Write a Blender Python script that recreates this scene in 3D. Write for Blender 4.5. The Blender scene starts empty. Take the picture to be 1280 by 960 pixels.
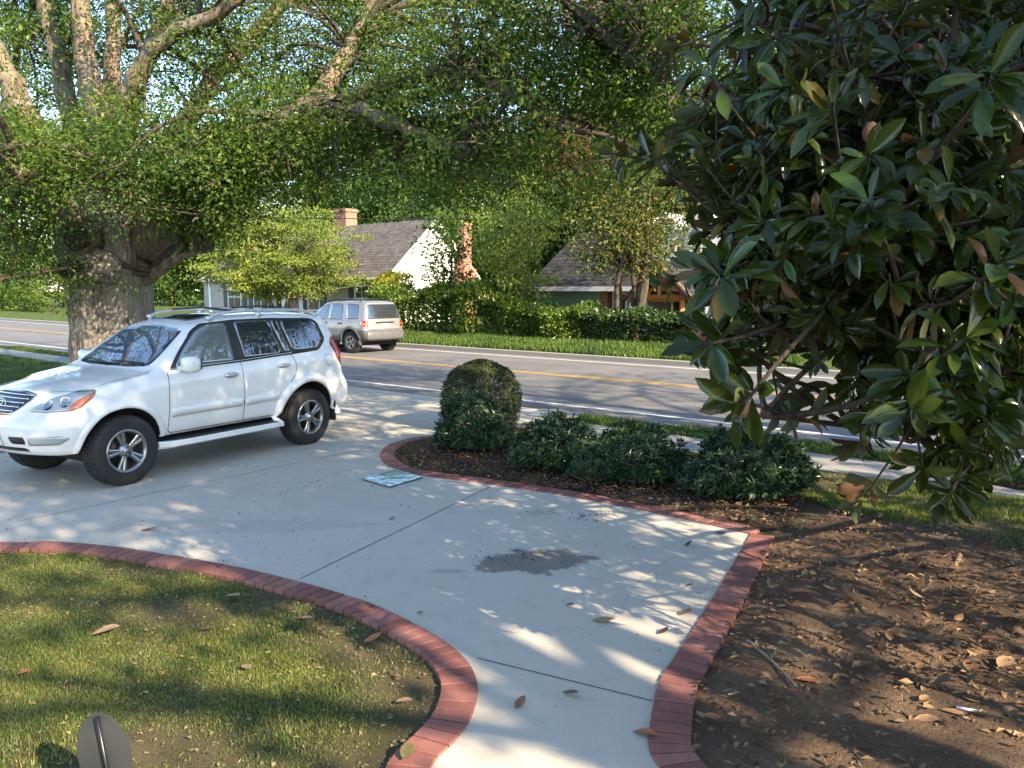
import bpy, bmesh, math, random
import numpy as np
from mathutils import Vector, Matrix, geometry, bvhtree
random.seed(4); rng = np.random.default_rng(11)
S = bpy.context.scene; COL = S.collection
PI = math.pi

# ------------------------------------------------------------------ camera model
F, CX, CY, YH, CH = 1000.0, 640.0, 480.0, 361.0, 2.2
PITCH = math.atan((CY-YH)/F)
def ray(x, y):
    c, s = math.cos(PITCH), math.sin(PITCH); v = ((x-CX)/F, 1.0, -(y-CY)/F)
    return np.array([v[0], v[1]*c+v[2]*s, -v[1]*s+v[2]*c])
def U(x, y, z=0.0):                      # where the line of sight meets the level z
    r = ray(x, y); t = (z-CH)/r[2]
    return np.array([r[0]*t, r[1]*t, z])
def at(x, y, d):                         # point at distance d ahead
    r = ray(x, y); t = d/r[1]
    return np.array([r[0]*t, d, CH+r[2]*t])
UX = np.array([0.7705, -0.6374]); NX = np.array([0.6374, 0.7705])      # along / across the street
def P(s, n, z=0.0): return np.array([UX[0]*s+NX[0]*n, UX[1]*s+NX[1]*n, z])
def S_on(px, n, py=361):                 # street coordinate s where a pixel column meets the upright plane at n
    r = ray(px, py); k = r[0]/r[1]
    # (ux s + nx n)/(uy s + ny n) = k
    return (k*NX[1]*n-NX[0]*n)/(UX[0]-k*UX[1])

cam = bpy.data.cameras.new('camera'); co = bpy.data.objects.new('camera', cam); COL.objects.link(co)
cam.sensor_width = 36; cam.lens = 36*F/1280; cam.clip_end = 2000; cam.clip_start = .05
co.location = (0, 0, CH); co.rotation_euler = (PI/2-PITCH, 0, 0); S.camera = co

# ------------------------------------------------------------------ light
EL, AZ = math.radians(30), math.atan2(.70, -.71)
W = bpy.data.worlds.new('World'); S.world = W; W.use_nodes = True
nt = W.node_tree; bg = nt.nodes['Background']; sk = nt.nodes.new('ShaderNodeTexSky')
sk.sky_type = 'NISHITA'; sk.sun_disc = False; sk.sun_elevation = EL; sk.sun_rotation = AZ; sk.dust_density = .35; sk.ozone_density = 1.2
nt.links.new(sk.outputs[0], bg.inputs[0]); bg.inputs[1].default_value = .125
sd = Vector((math.sin(AZ)*math.cos(EL), math.cos(AZ)*math.cos(EL), math.sin(EL)))
sl = bpy.data.lights.new('sun', 'SUN'); sl.energy = 4.4; sl.angle = math.radians(.5); sl.color = (1, .82, .58)
so = bpy.data.objects.new('sun', sl); COL.objects.link(so); so.rotation_euler = (-sd).to_track_quat('-Z', 'Y').to_euler(); so.location = (8, -8, 12)
S.view_settings.view_transform = 'Standard'; S.view_settings.look = 'None'; S.view_settings.exposure = 1.92; S.view_settings.gamma = 1
S.render.engine = 'CYCLES'; S.cycles.use_denoising = True
S.cycles.max_bounces = 7; S.cycles.diffuse_bounces = 3; S.cycles.glossy_bounces = 3; S.cycles.transmission_bounces = 3; S.cycles.transparent_max_bounces = 4
S.cycles.caustics_reflective = False; S.cycles.caustics_refractive = False

# ------------------------------------------------------------------ materials
def newmat(name):
    m = bpy.data.materials.new(name); m.use_nodes = True
    return m, m.node_tree, m.node_tree.nodes['Principled BSDF']
def nd(t, typ, **kw):
    n = t.nodes.new(typ)
    for k, v in kw.items():
        if k in n.inputs: n.inputs[k].default_value = v
        else: setattr(n, k, v)
    return n
def c4(c): return (c[0], c[1], c[2], 1)
def ramp(t, fac, stops):
    r = t.nodes.new('ShaderNodeValToRGB'); e = r.color_ramp.elements
    while len(e) < len(stops): e.new(.5)
    for i, (p, c) in enumerate(stops): e[i].position = p; e[i].color = c4(c)
    t.links.new(fac, r.inputs[0]); return r.outputs[0]
def noise(t, scale, detail=4, rough=.55, coord='Object', vec=None, stretch=None):
    n = nd(t, 'ShaderNodeTexNoise', Scale=scale, Detail=detail, Roughness=rough)
    if vec is None:
        tc = t.nodes.new('ShaderNodeTexCoord'); vec = tc.outputs[coord]
    if stretch:
        mp = t.nodes.new('ShaderNodeMapping'); mp.inputs['Scale'].default_value = stretch
        t.links.new(vec, mp.inputs[0]); vec = mp.outputs[0]
    t.links.new(vec, n.inputs['Vector']); return n.outputs[0]
def bump(t, b, h, strength=.4, dist=.01):
    n = nd(t, 'ShaderNodeBump', Strength=strength, Distance=dist)
    t.links.new(h, n.inputs['Height']); t.links.new(n.outputs[0], b.inputs['Normal'])
def mix(t, fac, a, b, mode='MIX'):
    n = t.nodes.new('ShaderNodeMix'); n.data_type = 'RGBA'; n.blend_type = mode
    for s, v in ((0, fac), (6, a), (7, b)):
        if isinstance(v, (int, float)): n.inputs[s].default_value = v
        elif isinstance(v, tuple): n.inputs[s].default_value = c4(v)
        else: t.links.new(v, n.inputs[s])
    return n.outputs[2]
def M(name, col, rough=.6, metal=0, var=.15, scale=8, coat=0, bmp=0, bscale=60, spec=.5, stretch=None):
    m, t, b = newmat(name)
    lo = tuple(max(0, c*(1-var)) for c in col); hi = tuple(min(1, c*(1+var)) for c in col)
    t.links.new(ramp(t, noise(t, scale, stretch=stretch), [(.3, lo), (.7, hi)]), b.inputs['Base Color'])
    b.inputs['Roughness'].default_value = rough; b.inputs['Metallic'].default_value = metal
    b.inputs['Coat Weight'].default_value = coat; b.inputs['Coat Roughness'].default_value = .03
    b.inputs['Specular IOR Level'].default_value = spec
    if bmp: bump(t, b, noise(t, bscale, stretch=stretch), bmp)
    return m
def leafmat(name, cols, trans=.35, rough=.5, under=None, spec=.4, coat=0, clump=.6):
    m, t, b = newmat(name)
    g = t.nodes.new('ShaderNodeNewGeometry')
    n = len(cols); col = ramp(t, g.outputs['Random Per Island'], [(i/(n-1) if n > 1 else 0, c) for i, c in enumerate(cols)])
    v = ramp(t, noise(t, clump, 2, vec=g.outputs['Position']), [(.35, (.72, .78, .8)), (.65, (1.18, 1.12, .95))])
    col = mix(t, 1.0, col, v, 'MULTIPLY')
    if under: col = mix(t, g.outputs['Backfacing'], col, under)
    t.links.new(col, b.inputs['Base Color']); b.inputs['Roughness'].default_value = rough
    b.inputs['Specular IOR Level'].default_value = spec; b.inputs['Coat Weight'].default_value = coat; b.inputs['Coat Roughness'].default_value = .22
    if trans:
        tr = t.nodes.new('ShaderNodeBsdfTranslucent'); ms = t.nodes.new('ShaderNodeMixShader'); ms.inputs[0].default_value = trans
        t.links.new(mix(t, .6, col, (1.25, 1.15, .35), 'MULTIPLY') if not under else col, tr.inputs[0])
        t.links.new(b.outputs[0], ms.inputs[1]); t.links.new(tr.outputs[0], ms.inputs[2])
        t.links.new(ms.outputs[0], t.nodes['Material Output'].inputs[0])
    return m
def bark(name, lo, hi, sx=9, sz=1.2, strength=.9, lichen=None):
    m, t, b = newmat(name)
    n1 = noise(t, 3, 6, .65, stretch=(sx, sx, sz)); n2 = noise(t, 1.3, 3)
    col = ramp(t, n1, [(.32, lo), (.62, hi)])
    col = mix(t, ramp(t, n2, [(.45, (0, 0, 0)), (.7, (.5, .5, .5))]), col, lichen or tuple(c*1.3 for c in hi))
    t.links.new(col, b.inputs['Base Color']); b.inputs['Roughness'].default_value = .9; b.inputs['Specular IOR Level'].default_value = .15
    bump(t, b, n1, strength, .05); return m

# ------------------------------------------------------------------ mesh helpers
def mk(name, V, Fs, mat, parent=None, smooth=False, mi=None):
    V = np.asarray(V, np.float32).reshape(-1, 3)
    if not isinstance(Fs, list) or np.ndim(Fs[0]) == 1: Fs = [Fs]
    Fs = [np.asarray(f, np.int32) for f in Fs if len(f)]
    me = bpy.data.meshes.new(name); me.vertices.add(len(V)); me.vertices.foreach_set('co', V.ravel())
    nl = sum(f.size for f in Fs); npoly = sum(len(f) for f in Fs)
    me.loops.add(nl); me.polygons.add(npoly)
    me.loops.foreach_set('vertex_index', np.concatenate([f.ravel() for f in Fs]))
    tot = np.concatenate([np.full(len(f), f.shape[1]) for f in Fs]); st = np.concatenate([[0], np.cumsum(tot)[:-1]])
    me.polygons.foreach_set('loop_start', st.astype(np.int32))
    me.polygons.foreach_set('use_smooth', np.full(npoly, bool(smooth)))
    for x in (mat if isinstance(mat, (list, tuple)) else [mat]): me.materials.append(x)
    if mi is not None: me.polygons.foreach_set('material_index', np.asarray(mi, np.int32))
    me.update(calc_edges=True); me.validate()
    o = bpy.data.objects.new(name, me); COL.objects.link(o)
    if parent is not None: o.parent = parent
    return o
class MB:
    def __init__(s): s.v = []; s.f = {}; s.n = 0
    def add(s, V, F):
        V = np.asarray(V, float).reshape(-1, 3)
        for f in (F if isinstance(F, list) and np.ndim(F[0]) == 2 else [F]):
            f = np.asarray(f, int)
            if len(f): s.f.setdefault(f.shape[1], []).append(f+s.n)
        s.v.append(V); s.n += len(V)
    def box(s, a, b, rot=None, org=None):
        x0, y0, z0 = a; x1, y1, z1 = b
        V = np.array([(x0,y0,z0),(x1,y0,z0),(x1,y1,z0),(x0,y1,z0),(x0,y0,z1),(x1,y0,z1),(x1,y1,z1),(x0,y1,z1)], float)
        if rot is not None: V = V@np.array(rot).T
        if org is not None: V = V+np.array(org)
        s.add(V, [[0,3,2,1],[4,5,6,7],[0,1,5,4],[1,2,6,5],[2,3,7,6],[3,0,4,7]])
    def prism(s, poly, d, axis=1, a=0):          # polygon in the two other axes, extruded along axis from a to a+d
        n = len(poly); V = []
        for q in (a, a+d):
            for p in poly:
                w = list(p); w.insert(axis, q); V.append(w)
        s.add(V, [[[i, (i+1) % n, n+(i+1) % n, n+i] for i in range(n)]][0])
        s.f.setdefault(n, []).append(np.array([list(range(n))[::-1], list(range(n, 2*n))])+s.n-2*n)
    def tube(s, pts, rad, seg=8, jit=0, cap=True):
        pts = np.asarray(pts, float); n = len(pts); rad = np.broadcast_to(np.asarray(rad, float), (n,))
        T = np.gradient(pts, axis=0); T /= np.linalg.norm(T, axis=1)[:, None]+1e-9
        ref = np.array([0, 0, 1.0]) if abs(T[0][2]) < .9 else np.array([1.0, 0, 0])
        A = np.cross(T[0], ref); A /= np.linalg.norm(A); V = []; th = np.arange(seg)*2*PI/seg
        for i in range(n):
            A = A-T[i]*(A@T[i]); A /= np.linalg.norm(A)+1e-9; B = np.cross(T[i], A)
            r = rad[i]*(1+jit*rng.standard_normal(seg)) if jit else np.full(seg, rad[i])
            V.append(pts[i]+(np.cos(th)*r)[:, None]*A+(np.sin(th)*r)[:, None]*B)
        i = np.arange(n-1)[:, None]*seg; j = np.arange(seg)[None]; k = (j+1) % seg
        Fq = np.stack([i+j, i+k, i+seg+k, i+seg+j], -1).reshape(-1, 4)
        s.add(np.concatenate(V), Fq)
        if cap and seg > 3:
            s.f.setdefault(seg, []).append(np.array([list(range(seg))[::-1], [(n-1)*seg+q for q in range(seg)]])+s.n-n*seg)
    def lathe(s, prof, seg, M4=None):            # profile (r, h): revolve about y, h along +y
        prof = np.asarray(prof, float); th = np.arange(seg)*2*PI/seg
        V = np.stack([np.outer(prof[:, 0], np.cos(th)), np.repeat(prof[:, 1][:, None], seg, 1), np.outer(prof[:, 0], np.sin(th))], -1).reshape(-1, 3)
        n = len(prof); i = np.arange(n-1)[:, None]*seg; j = np.arange(seg)[None]; k = (j+1) % seg
        s.add(V, np.stack([i+j, i+seg+j, i+seg+k, i+k], -1).reshape(-1, 4))
    def build(s, name, mat, parent=None, smooth=False):
        return mk(name, np.concatenate(s.v), [np.concatenate(f) for f in s.f.values()], mat, parent, smooth)
def empty(name, loc, rz=0):
    o = bpy.data.objects.new(name, None); COL.objects.link(o); o.location = loc; o.rotation_euler = (0, 0, rz); o.empty_display_size = .2
    return o
def tag(o, label=None, cat=None, group=None, kind=None):
    if label: o['label'] = label
    if cat: o['category'] = cat
    if group: o['group'] = group
    if kind: o['kind'] = kind
    return o
def inpoly(pts, poly):
    x, y = pts[:, 0], pts[:, 1]; poly = np.asarray(poly)[:, :2]; c = np.zeros(len(pts), bool); j = len(poly)-1
    for i in range(len(poly)):
        xi, yi = poly[i]; xj, yj = poly[j]
        c ^= ((yi > y) != (yj > y)) & (x < (xj-xi)*(y-yi)/(yj-yi+1e-12)+xi); j = i
    return c
def smooth_line(pts, n=8, closed=False):      # Catmull-Rom
    p = np.asarray(pts, float); out = []
    q = np.vstack([p[0]*2-p[1], p, p[-1]*2-p[-2]])
    for i in range(len(p)-1):
        a, b, c, d = q[i], q[i+1], q[i+2], q[i+3]
        for t in np.arange(n)/n:
            out.append(.5*((2*b)+(c-a)*t+(2*a-5*b+4*c-d)*t*t+(3*b-a-3*c+d)*t**3))
    out.append(p[-1]); return np.array(out)
def resample(p, step):
    d = np.concatenate([[0], np.cumsum(np.linalg.norm(np.diff(p, axis=0), axis=1))]); n = max(2, int(round(d[-1]/step))+1)
    t = np.linspace(0, d[-1], n); return np.stack([np.interp(t, d, p[:, k]) for k in range(p.shape[1])], 1)
def sheet(name, poly, z, mat, res=None, amp=0, skirt=.0, kind='structure'):
    """flat polygon, optionally with inner points and gentle relief, with a skirt down"""
    poly = [tuple(map(float, p[:2])) for p in poly]; pts = [Vector(p) for p in poly]; n = len(pts)
    if res:
        a = np.array(poly); lo = a.min(0); hi = a.max(0)
        gx, gy = np.meshgrid(np.arange(lo[0], hi[0], res), np.arange(lo[1], hi[1], res)); g = np.stack([gx.ravel(), gy.ravel()], 1)
        g += rng.uniform(-.2, .2, g.shape)*res; pts += [Vector(q) for q in g[inpoly(g, a)]]
    v, e, f, *_ = geometry.delaunay_2d_cdt(pts, [(i, (i+1) % n) for i in range(n)], [], 1, 1e-5)
    V = np.array([(q[0], q[1], z) for q in v])
    if amp:
        dn = resample(np.vstack([poly, poly[:1]]), .12); ed = np.array([np.min(np.hypot(dn[:, 0]-p[0], dn[:, 1]-p[1])) for p in V[n:]])
        V[n:, 2] += np.clip(ed/.35-.1, 0, 1)*np.clip(amp*(1+vnoise(V[n:, :2], 1.3))+amp*.5*vnoise(V[n:, :2], 4.1), .004, 1)
    tris = np.array([t for t in f if len(t) == 3]); ctr = V[tris].mean(1); tris = tris[inpoly(ctr, poly)]
    a, b, c = V[tris[:, 0]], V[tris[:, 1]], V[tris[:, 2]]; fl = np.cross(b-a, c-a)[:, 2] < 0; tris[fl] = tris[fl][:, ::-1]
    Fs = [tris]
    if skirt:
        V = np.vstack([V, V[:n]-np.array([0, 0, skirt])]); m = len(V)-n
        Fs.append(np.array([[i, (i+1) % n, m+(i+1) % n, m+i] for i in range(n)]))
    o = mk(name, V, Fs, mat, smooth=bool(amp)); o['kind'] = kind; return o
_tab = np.random.default_rng(3).uniform(-1, 1, (256, 256))
def vnoise(p, fr):
    q = np.asarray(p, float)*fr; i = np.floor(q).astype(int); f = q-i; f = f*f*(3-2*f); x, y = i[:, 0] % 255, i[:, 1] % 255
    a = _tab[x, y]*(1-f[:, 0])+_tab[x+1, y]*f[:, 0]; b = _tab[x, y+1]*(1-f[:, 0])+_tab[x+1, y+1]*f[:, 0]
    return a*(1-f[:, 1])+b*f[:, 1]
def unit(a): return a/(np.linalg.norm(a, axis=-1, keepdims=True)+1e-9)
def leaves(Pt, D, N, L, Wd, fold=.12, droop=.12):
    """small two-triangle leaves"""
    n = len(Pt); D = unit(D); N = unit(N-D*(N*D).sum(1)[:, None]); B = np.cross(N, D); L = np.broadcast_to(L, (n,))[:, None]; Wd = np.broadcast_to(Wd, (n,))[:, None]
    V = np.empty((n, 4, 3)); m = Pt+D*L*.5
    V[:, 0] = Pt; V[:, 1] = m-B*Wd*.5+N*L*fold; V[:, 2] = Pt+D*L-N*L*droop; V[:, 3] = m+B*Wd*.5+N*L*fold
    i = np.arange(n)[:, None]*4
    return V.reshape(-1, 3), np.concatenate([i+np.array([[0, 1, 2]]), i+np.array([[0, 2, 3]])])
def longleaves(Pt, D, N, L, Wd, curl=.25, fold=.14, prof=(.07, .62, .98, .86, .05), ts=(0, .22, .5, .78, 1)):
    n = len(Pt); D = unit(D); N = unit(N-D*(N*D).sum(1)[:, None]); B = np.cross(N, D)
    L = np.broadcast_to(L, (n,)); Wd = np.broadcast_to(Wd, (n,)); curl = np.broadcast_to(curl, (n,)); K = len(ts); V = np.empty((n, K, 3, 3))
    for k, t in enumerate(ts):
        c = Pt+D*(L*t)[:, None]-N*(curl*L*t*t)[:, None]; w = Wd*prof[k]*.5
        V[:, k, 1] = c; V[:, k, 0] = c-B*w[:, None]+N*(w*fold*2)[:, None]; V[:, k, 2] = c+B*w[:, None]+N*(w*fold*2)[:, None]
    q = []
    for k in range(K-1):
        for s in range(2): q.append([k*3+s, k*3+s+3, k*3+s+4, k*3+s+1])
    return V.reshape(-1, 3), (np.arange(n)[:, None, None]*K*3+np.array(q)[None]).reshape(-1, 4)
def rand_unit(n): return unit(rng.standard_normal((n, 3)))
# ------------------------------------------------------------------ ground, street, yard
def ground_mat(name, stops, sc=1.2, fine=60, bmp=.6):
    m, t, b = newmat(name); n1 = noise(t, sc, 5, .6); n2 = noise(t, fine, 4, .7)
    c = ramp(t, n1, stops); c = mix(t, .75, c, ramp(t, n2, [(.25, (.45, .45, .45)), (.75, (1.35, 1.3, 1.25))]), 'MULTIPLY')
    t.links.new(c, b.inputs['Base Color']); b.inputs['Roughness'].default_value = .95; b.inputs['Specular IOR Level'].default_value = .1
    bump(t, b, n2, bmp, .02); return m
m_lawn = ground_mat('lawn_soil', [(.3, (.055, .06, .026)), (.5, (.085, .072, .042)), (.7, (.15, .11, .07))])
m_far = ground_mat('verge_soil', [(.3, (.05, .09, .02)), (.7, (.10, .13, .035))])
m_mulch = ground_mat('mulch', [(.3, (.085, .057, .04)), (.5, (.14, .095, .064)), (.72, (.24, .165, .105))], 1.6, 45, 1)
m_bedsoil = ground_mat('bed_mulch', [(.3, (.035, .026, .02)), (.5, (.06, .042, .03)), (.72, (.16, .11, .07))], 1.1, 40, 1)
def concrete(name, base, stain=False):
    m, t, b = newmat(name); n1 = noise(t, .55, 5, .6); n2 = noise(t, 5, 5, .65); n3 = noise(t, 140, 2)
    c = ramp(t, n1, [(.3, tuple(q*.93 for q in base)), (.7, tuple(q*1.03 for q in base))])
    c = mix(t, 1, c, ramp(t, n2, [(.28, (.91, .905, .89)), (.45, (1, 1, 1)), (.8, (1.02, 1.02, 1.02))]), 'MULTIPLY')
    c = mix(t, 1, c, ramp(t, n3, [(.3, (.88, .88, .88)), (.6, (1.04, 1.04, 1.04))]), 'MULTIPLY')
    c = mix(t, 1, c, ramp(t, noise(t, 1.7, 7, .78), [(.60, (1, 1, 1)), (.74, (.84, .82, .78))]), 'MULTIPLY'); c = mix(t, 1, c, ramp(t, noise(t, 26, 4, .7), [(.68, (1, 1, 1)), (.78, (.72, .69, .64))]), 'MULTIPLY')
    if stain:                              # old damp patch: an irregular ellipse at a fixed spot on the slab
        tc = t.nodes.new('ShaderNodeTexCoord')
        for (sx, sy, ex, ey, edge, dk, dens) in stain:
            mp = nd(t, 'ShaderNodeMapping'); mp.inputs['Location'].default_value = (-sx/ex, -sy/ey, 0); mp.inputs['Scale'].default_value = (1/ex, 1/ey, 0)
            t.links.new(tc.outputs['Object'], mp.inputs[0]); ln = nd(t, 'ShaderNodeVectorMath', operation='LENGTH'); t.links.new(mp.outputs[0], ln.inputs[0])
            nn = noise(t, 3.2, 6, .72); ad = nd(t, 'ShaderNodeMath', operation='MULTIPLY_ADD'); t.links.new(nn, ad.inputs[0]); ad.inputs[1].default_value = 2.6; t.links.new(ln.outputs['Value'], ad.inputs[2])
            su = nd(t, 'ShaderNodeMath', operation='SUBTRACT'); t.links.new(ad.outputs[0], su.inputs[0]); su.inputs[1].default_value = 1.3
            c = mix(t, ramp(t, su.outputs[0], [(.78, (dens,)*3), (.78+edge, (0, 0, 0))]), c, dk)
    t.links.new(c, b.inputs['Base Color']); b.inputs['Roughness'].default_value = .85; b.inputs['Specular IOR Level'].default_value = .25
    bump(t, b, n3, .25, .004); return m
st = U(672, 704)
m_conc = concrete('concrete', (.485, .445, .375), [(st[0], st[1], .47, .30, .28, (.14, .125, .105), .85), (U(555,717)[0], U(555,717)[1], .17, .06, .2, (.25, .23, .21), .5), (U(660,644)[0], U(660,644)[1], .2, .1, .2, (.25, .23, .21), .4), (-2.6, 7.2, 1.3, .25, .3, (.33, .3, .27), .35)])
m_walk = concrete('sidewalk_concrete', (.27, .26, .24))
m_kerb = concrete('kerb_concrete', (.30, .285, .26))
def asphalt():
    m, t, b = newmat('asphalt'); n1 = noise(t, .5, 5, .6); n2 = noise(t, 90, 3, .7)
    mp = noise(t, 1, 3, .5, stretch=(.08, 2.2, 1))
    c = ramp(t, n1, [(.3, (.125, .122, .12)), (.7, (.18, .172, .166))]); c = mix(t, 1, c, ramp(t, mp, [(.3, (.86,)*3), (.7, (1.1,)*3)]), 'MULTIPLY')
    c = mix(t, 1, c, ramp(t, n2, [(.25, (.7,)*3), (.75, (1.25,)*3)]), 'MULTIPLY')
    t.links.new(c, b.inputs['Base Color']); b.inputs['Roughness'].default_value = .78; b.inputs['Specular IOR Level'].default_value = .35; bump(t, b, n2, .35, .006); return m
m_asph = asphalt()
def worn(name, col, under):
    m, t, b = newmat(name); n = noise(t, 14, 5, .7)
    t.links.new(mix(t, ramp(t, n, [(.5, (0, 0, 0)), (.72, (.8, .8, .8))]), col, under), b.inputs['Base Color']); b.inputs['Roughness'].default_value = .7; return m
m_white = worn('white_line_paint', (.72, .70, .66), (.2, .2, .2)); m_yellow = worn('yellow_line_paint', (.60, .32, .035), (.22, .15, .07))
m_dark = M('dark_joint_grit', (.10, .095, .085), .95)  # dark grey for the joint strips and cracks

RZ = -.06                                   # street level
NE, NFK = 11.45, 21.3                        # near street edge, far kerb
def strip(name, s0, s1, n0, n1, z, mat, kind='structure', dz=None):
    o = mk(name, [P(s0, n0, z), P(s1, n0, z), P(s1, n1, dz if dz is not None else z), P(s0, n1, dz if dz is not None else z)], [[0, 1, 2, 3]], mat); o['kind'] = kind; return o
R = 700
o = mk('ground', [(-R, -R, -.3), (R, -R, -.3), (R, R, -.3), (-R, R, -.3)], [[0, 1, 2, 3]], m_far); o['kind'] = 'structure'
RANG = math.atan2(UX[1], UX[0])
def frame_obj(name, build, mat, kind='structure', loc=None):
    """box work laid out in street coordinates (x along, y across)"""
    mb = MB(); build(mb); o = mb.build(name, mat); o.rotation_euler = (0, 0, RANG); o['kind'] = kind; return o
frame_obj('street', lambda b: b.box((-160, NE-.02, -.28), (90, NFK+.02, RZ)), m_asph)
for a, w, m, nm in ((12.62, .12, m_white, 'white_edge_line'), (16.85, .1, m_yellow, 'yellow_centre_line'), (17.07, .1, m_yellow, 'yellow_centre_line'), (20.75, .11, m_white, 'white_edge_line')):
    strip(nm, -155, 85, a-w/2, a+w/2, RZ+.004, m)
SR, SL = -8.75, -16.6                       # driveway mouth along the street
def kerb(b):
    b.box((-160, NFK, -.28), (90, NFK+.32, RZ+.13))
frame_obj('far_kerb', kerb, m_kerb)
frame_obj('near_kerb', lambda b: (b.box((SR, NE-.16, -.28), (90, NE, .035)), b.box((-160, NE-.16, -.28), (SL, NE, .035))), m_kerb)
# yard on our side
yard = [P(-160, NE-.16), P(90, NE-.16), P(90, -60), P(-160, -60)]
o = sheet('lawn', yard, 0.0, m_lawn, skirt=.29)
frame_obj('sidewalk', lambda b: (b.box((SR-.4, 9.75, -.2), (90, 10.72, .012)), b.box((-160, 9.75, -.2), (SL+.3, 10.72, .012))), m_walk)
# far yard: gently rising bank
def far_yard(b):
    ns = [NFK+.32, 22.2, 23.4, 25, 40, 110]; zs = [.06, .14, .26, .28, .2, .2]
    V = [(s, n, z) for n, z in zip(ns, zs) for s in (-200, 120)]
    b.add(V, [[2*i, 2*i+1, 2*i+3, 2*i+2] for i in range(len(ns)-1)])
frame_obj('far_lawn', far_yard, m_far)

# brick border lines, measured on the photograph
lawn_edge = [(-9.5, 6.9), (-6.5, 6.75)]+[tuple(U(*p)[:2]) for p in ((0,682),(60,681),(130,686),(200,696),(300,714),(400,739),(470,762),(540,797),(580,828),(597,862),(590,900),(570,930),(540,962))]+[(-.42, 3.1), (-.6, 2.6)]
lawn_edge = smooth_line(lawn_edge, 8)
right_edge = [(.72, 2.7), (.73, 3.2)]+[tuple(U(*p)[:2]) for p in ((812,945),(815,895),(824,857),(842,828),(868,788),(903,732),(938,671))]
right_edge = smooth_line(right_edge, 8)
bed_edge = [tuple(U(*p)[:2]) for p in ((938,671),(870,655),(800,640),(700,621),(600,606),(530,597),(493,588),(477,577),(476,568),(487,558),(515,550),(555,545))]+[(-.3, 12.6)]
bed_edge = np.vstack([np.array(bed_edge[:5]), smooth_line(bed_edge[4:], 8)[1:]])
far_edge = smooth_line([(-12.5, 5.2), (-9.2, 8.1), (-7.0, 10.2), (-6.15, 13.2), (-6.0, 16.4)], 8)
ap = [P(SR+.75, NE+.0)[:2], P(SL-.2, NE+.0)[:2]]
drive = list(bed_edge[::-1][:1])[:0]
drive = [tuple(q) for q in lawn_edge]+[tuple(q) for q in right_edge]+[tuple(q) for q in bed_edge[1:]]+[tuple(P(SR+.45, 9.7)[:2]), tuple(P(SR+.8, 10.9)[:2])]
drive += [tuple(P(SR+1.0, NE-.012)[:2]), tuple(P(SL-.4, NE-.012)[:2])]+[tuple(q) for q in far_edge[::-1]]+[(-12.5, 5.0)]
sheet('driveway', drive, .02, m_conc, skirt=.1)
strip('driveway_apron', SL-.2, SR+.9, NE-.011, NE+.28, .02, m_conc, dz=RZ+.003)
def groove(p, q, w=.009):
    a, b = U(*p), U(*q); d = unit((b-a)[None])[0]; s = np.array([-d[1], d[0], 0])*w/2; z = np.array([0, 0, .0235])
    o = mk('control_joint', [a-s+z, b-s+z, b+s+z, a+s+z], [[0, 1, 2, 3]], m_dark); o['kind'] = 'structure'
groove((375, 727), (612, 611)); groove((597, 827), (816, 881)); groove((20, 655), (470, 560), .008)

def crack(pts, w=.0026):
    q = smooth_line([U(*p) for p in pts], 10); q[:, :2] += rng.normal(0, .006, (len(q), 2)); T = np.gradient(q, axis=0); s = unit(np.c_[-T[:, 1], T[:, 0], np.zeros(len(q))])*(w*rng.uniform(.3, 1, len(q)))[:, None]/2; z = np.array([0, 0, .0228]); n = len(q)
    o = mk('hairline_crack', np.vstack([q-s+z, q+s+z]), [[i, i+1, n+i+1, n+i] for i in range(n-1)], m_dark); o['kind'] = 'structure'
crack(((905,668),(842,700),(800,728),(770,771),(735,800))); crack(((262,700),(300,668),(352,640),(380,612),(428,590)))
m_brick, t, b_ = newmat('red_brick_paver'); g = t.nodes.new('ShaderNodeNewGeometry')
cc = ramp(t, g.outputs['Random Per Island'], [(0, (.18, .066, .052)), (.5, (.245, .094, .074)), (1, (.32, .14, .11))])
cc = mix(t, 1, cc, ramp(t, noise(t, 4, 5, .7), [(.3, (.72, .72, .74)), (.7, (1.15, 1.12, 1.1))]), 'MULTIPLY'); cc = mix(t, .5, cc, ramp(t, noise(t, 90, 3), [(.3, (.7,)*3), (.7, (1.2,)*3)]), 'MULTIPLY')
t.links.new(cc, b_.inputs['Base Color']); b_.inputs['Roughness'].default_value = .8; bump(t, b_, noise(t, 70, 3), .4, .005)
m_mort = M('brick_joint_mortar', (.055, .034, .03), .95, bmp=.5)
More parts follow.
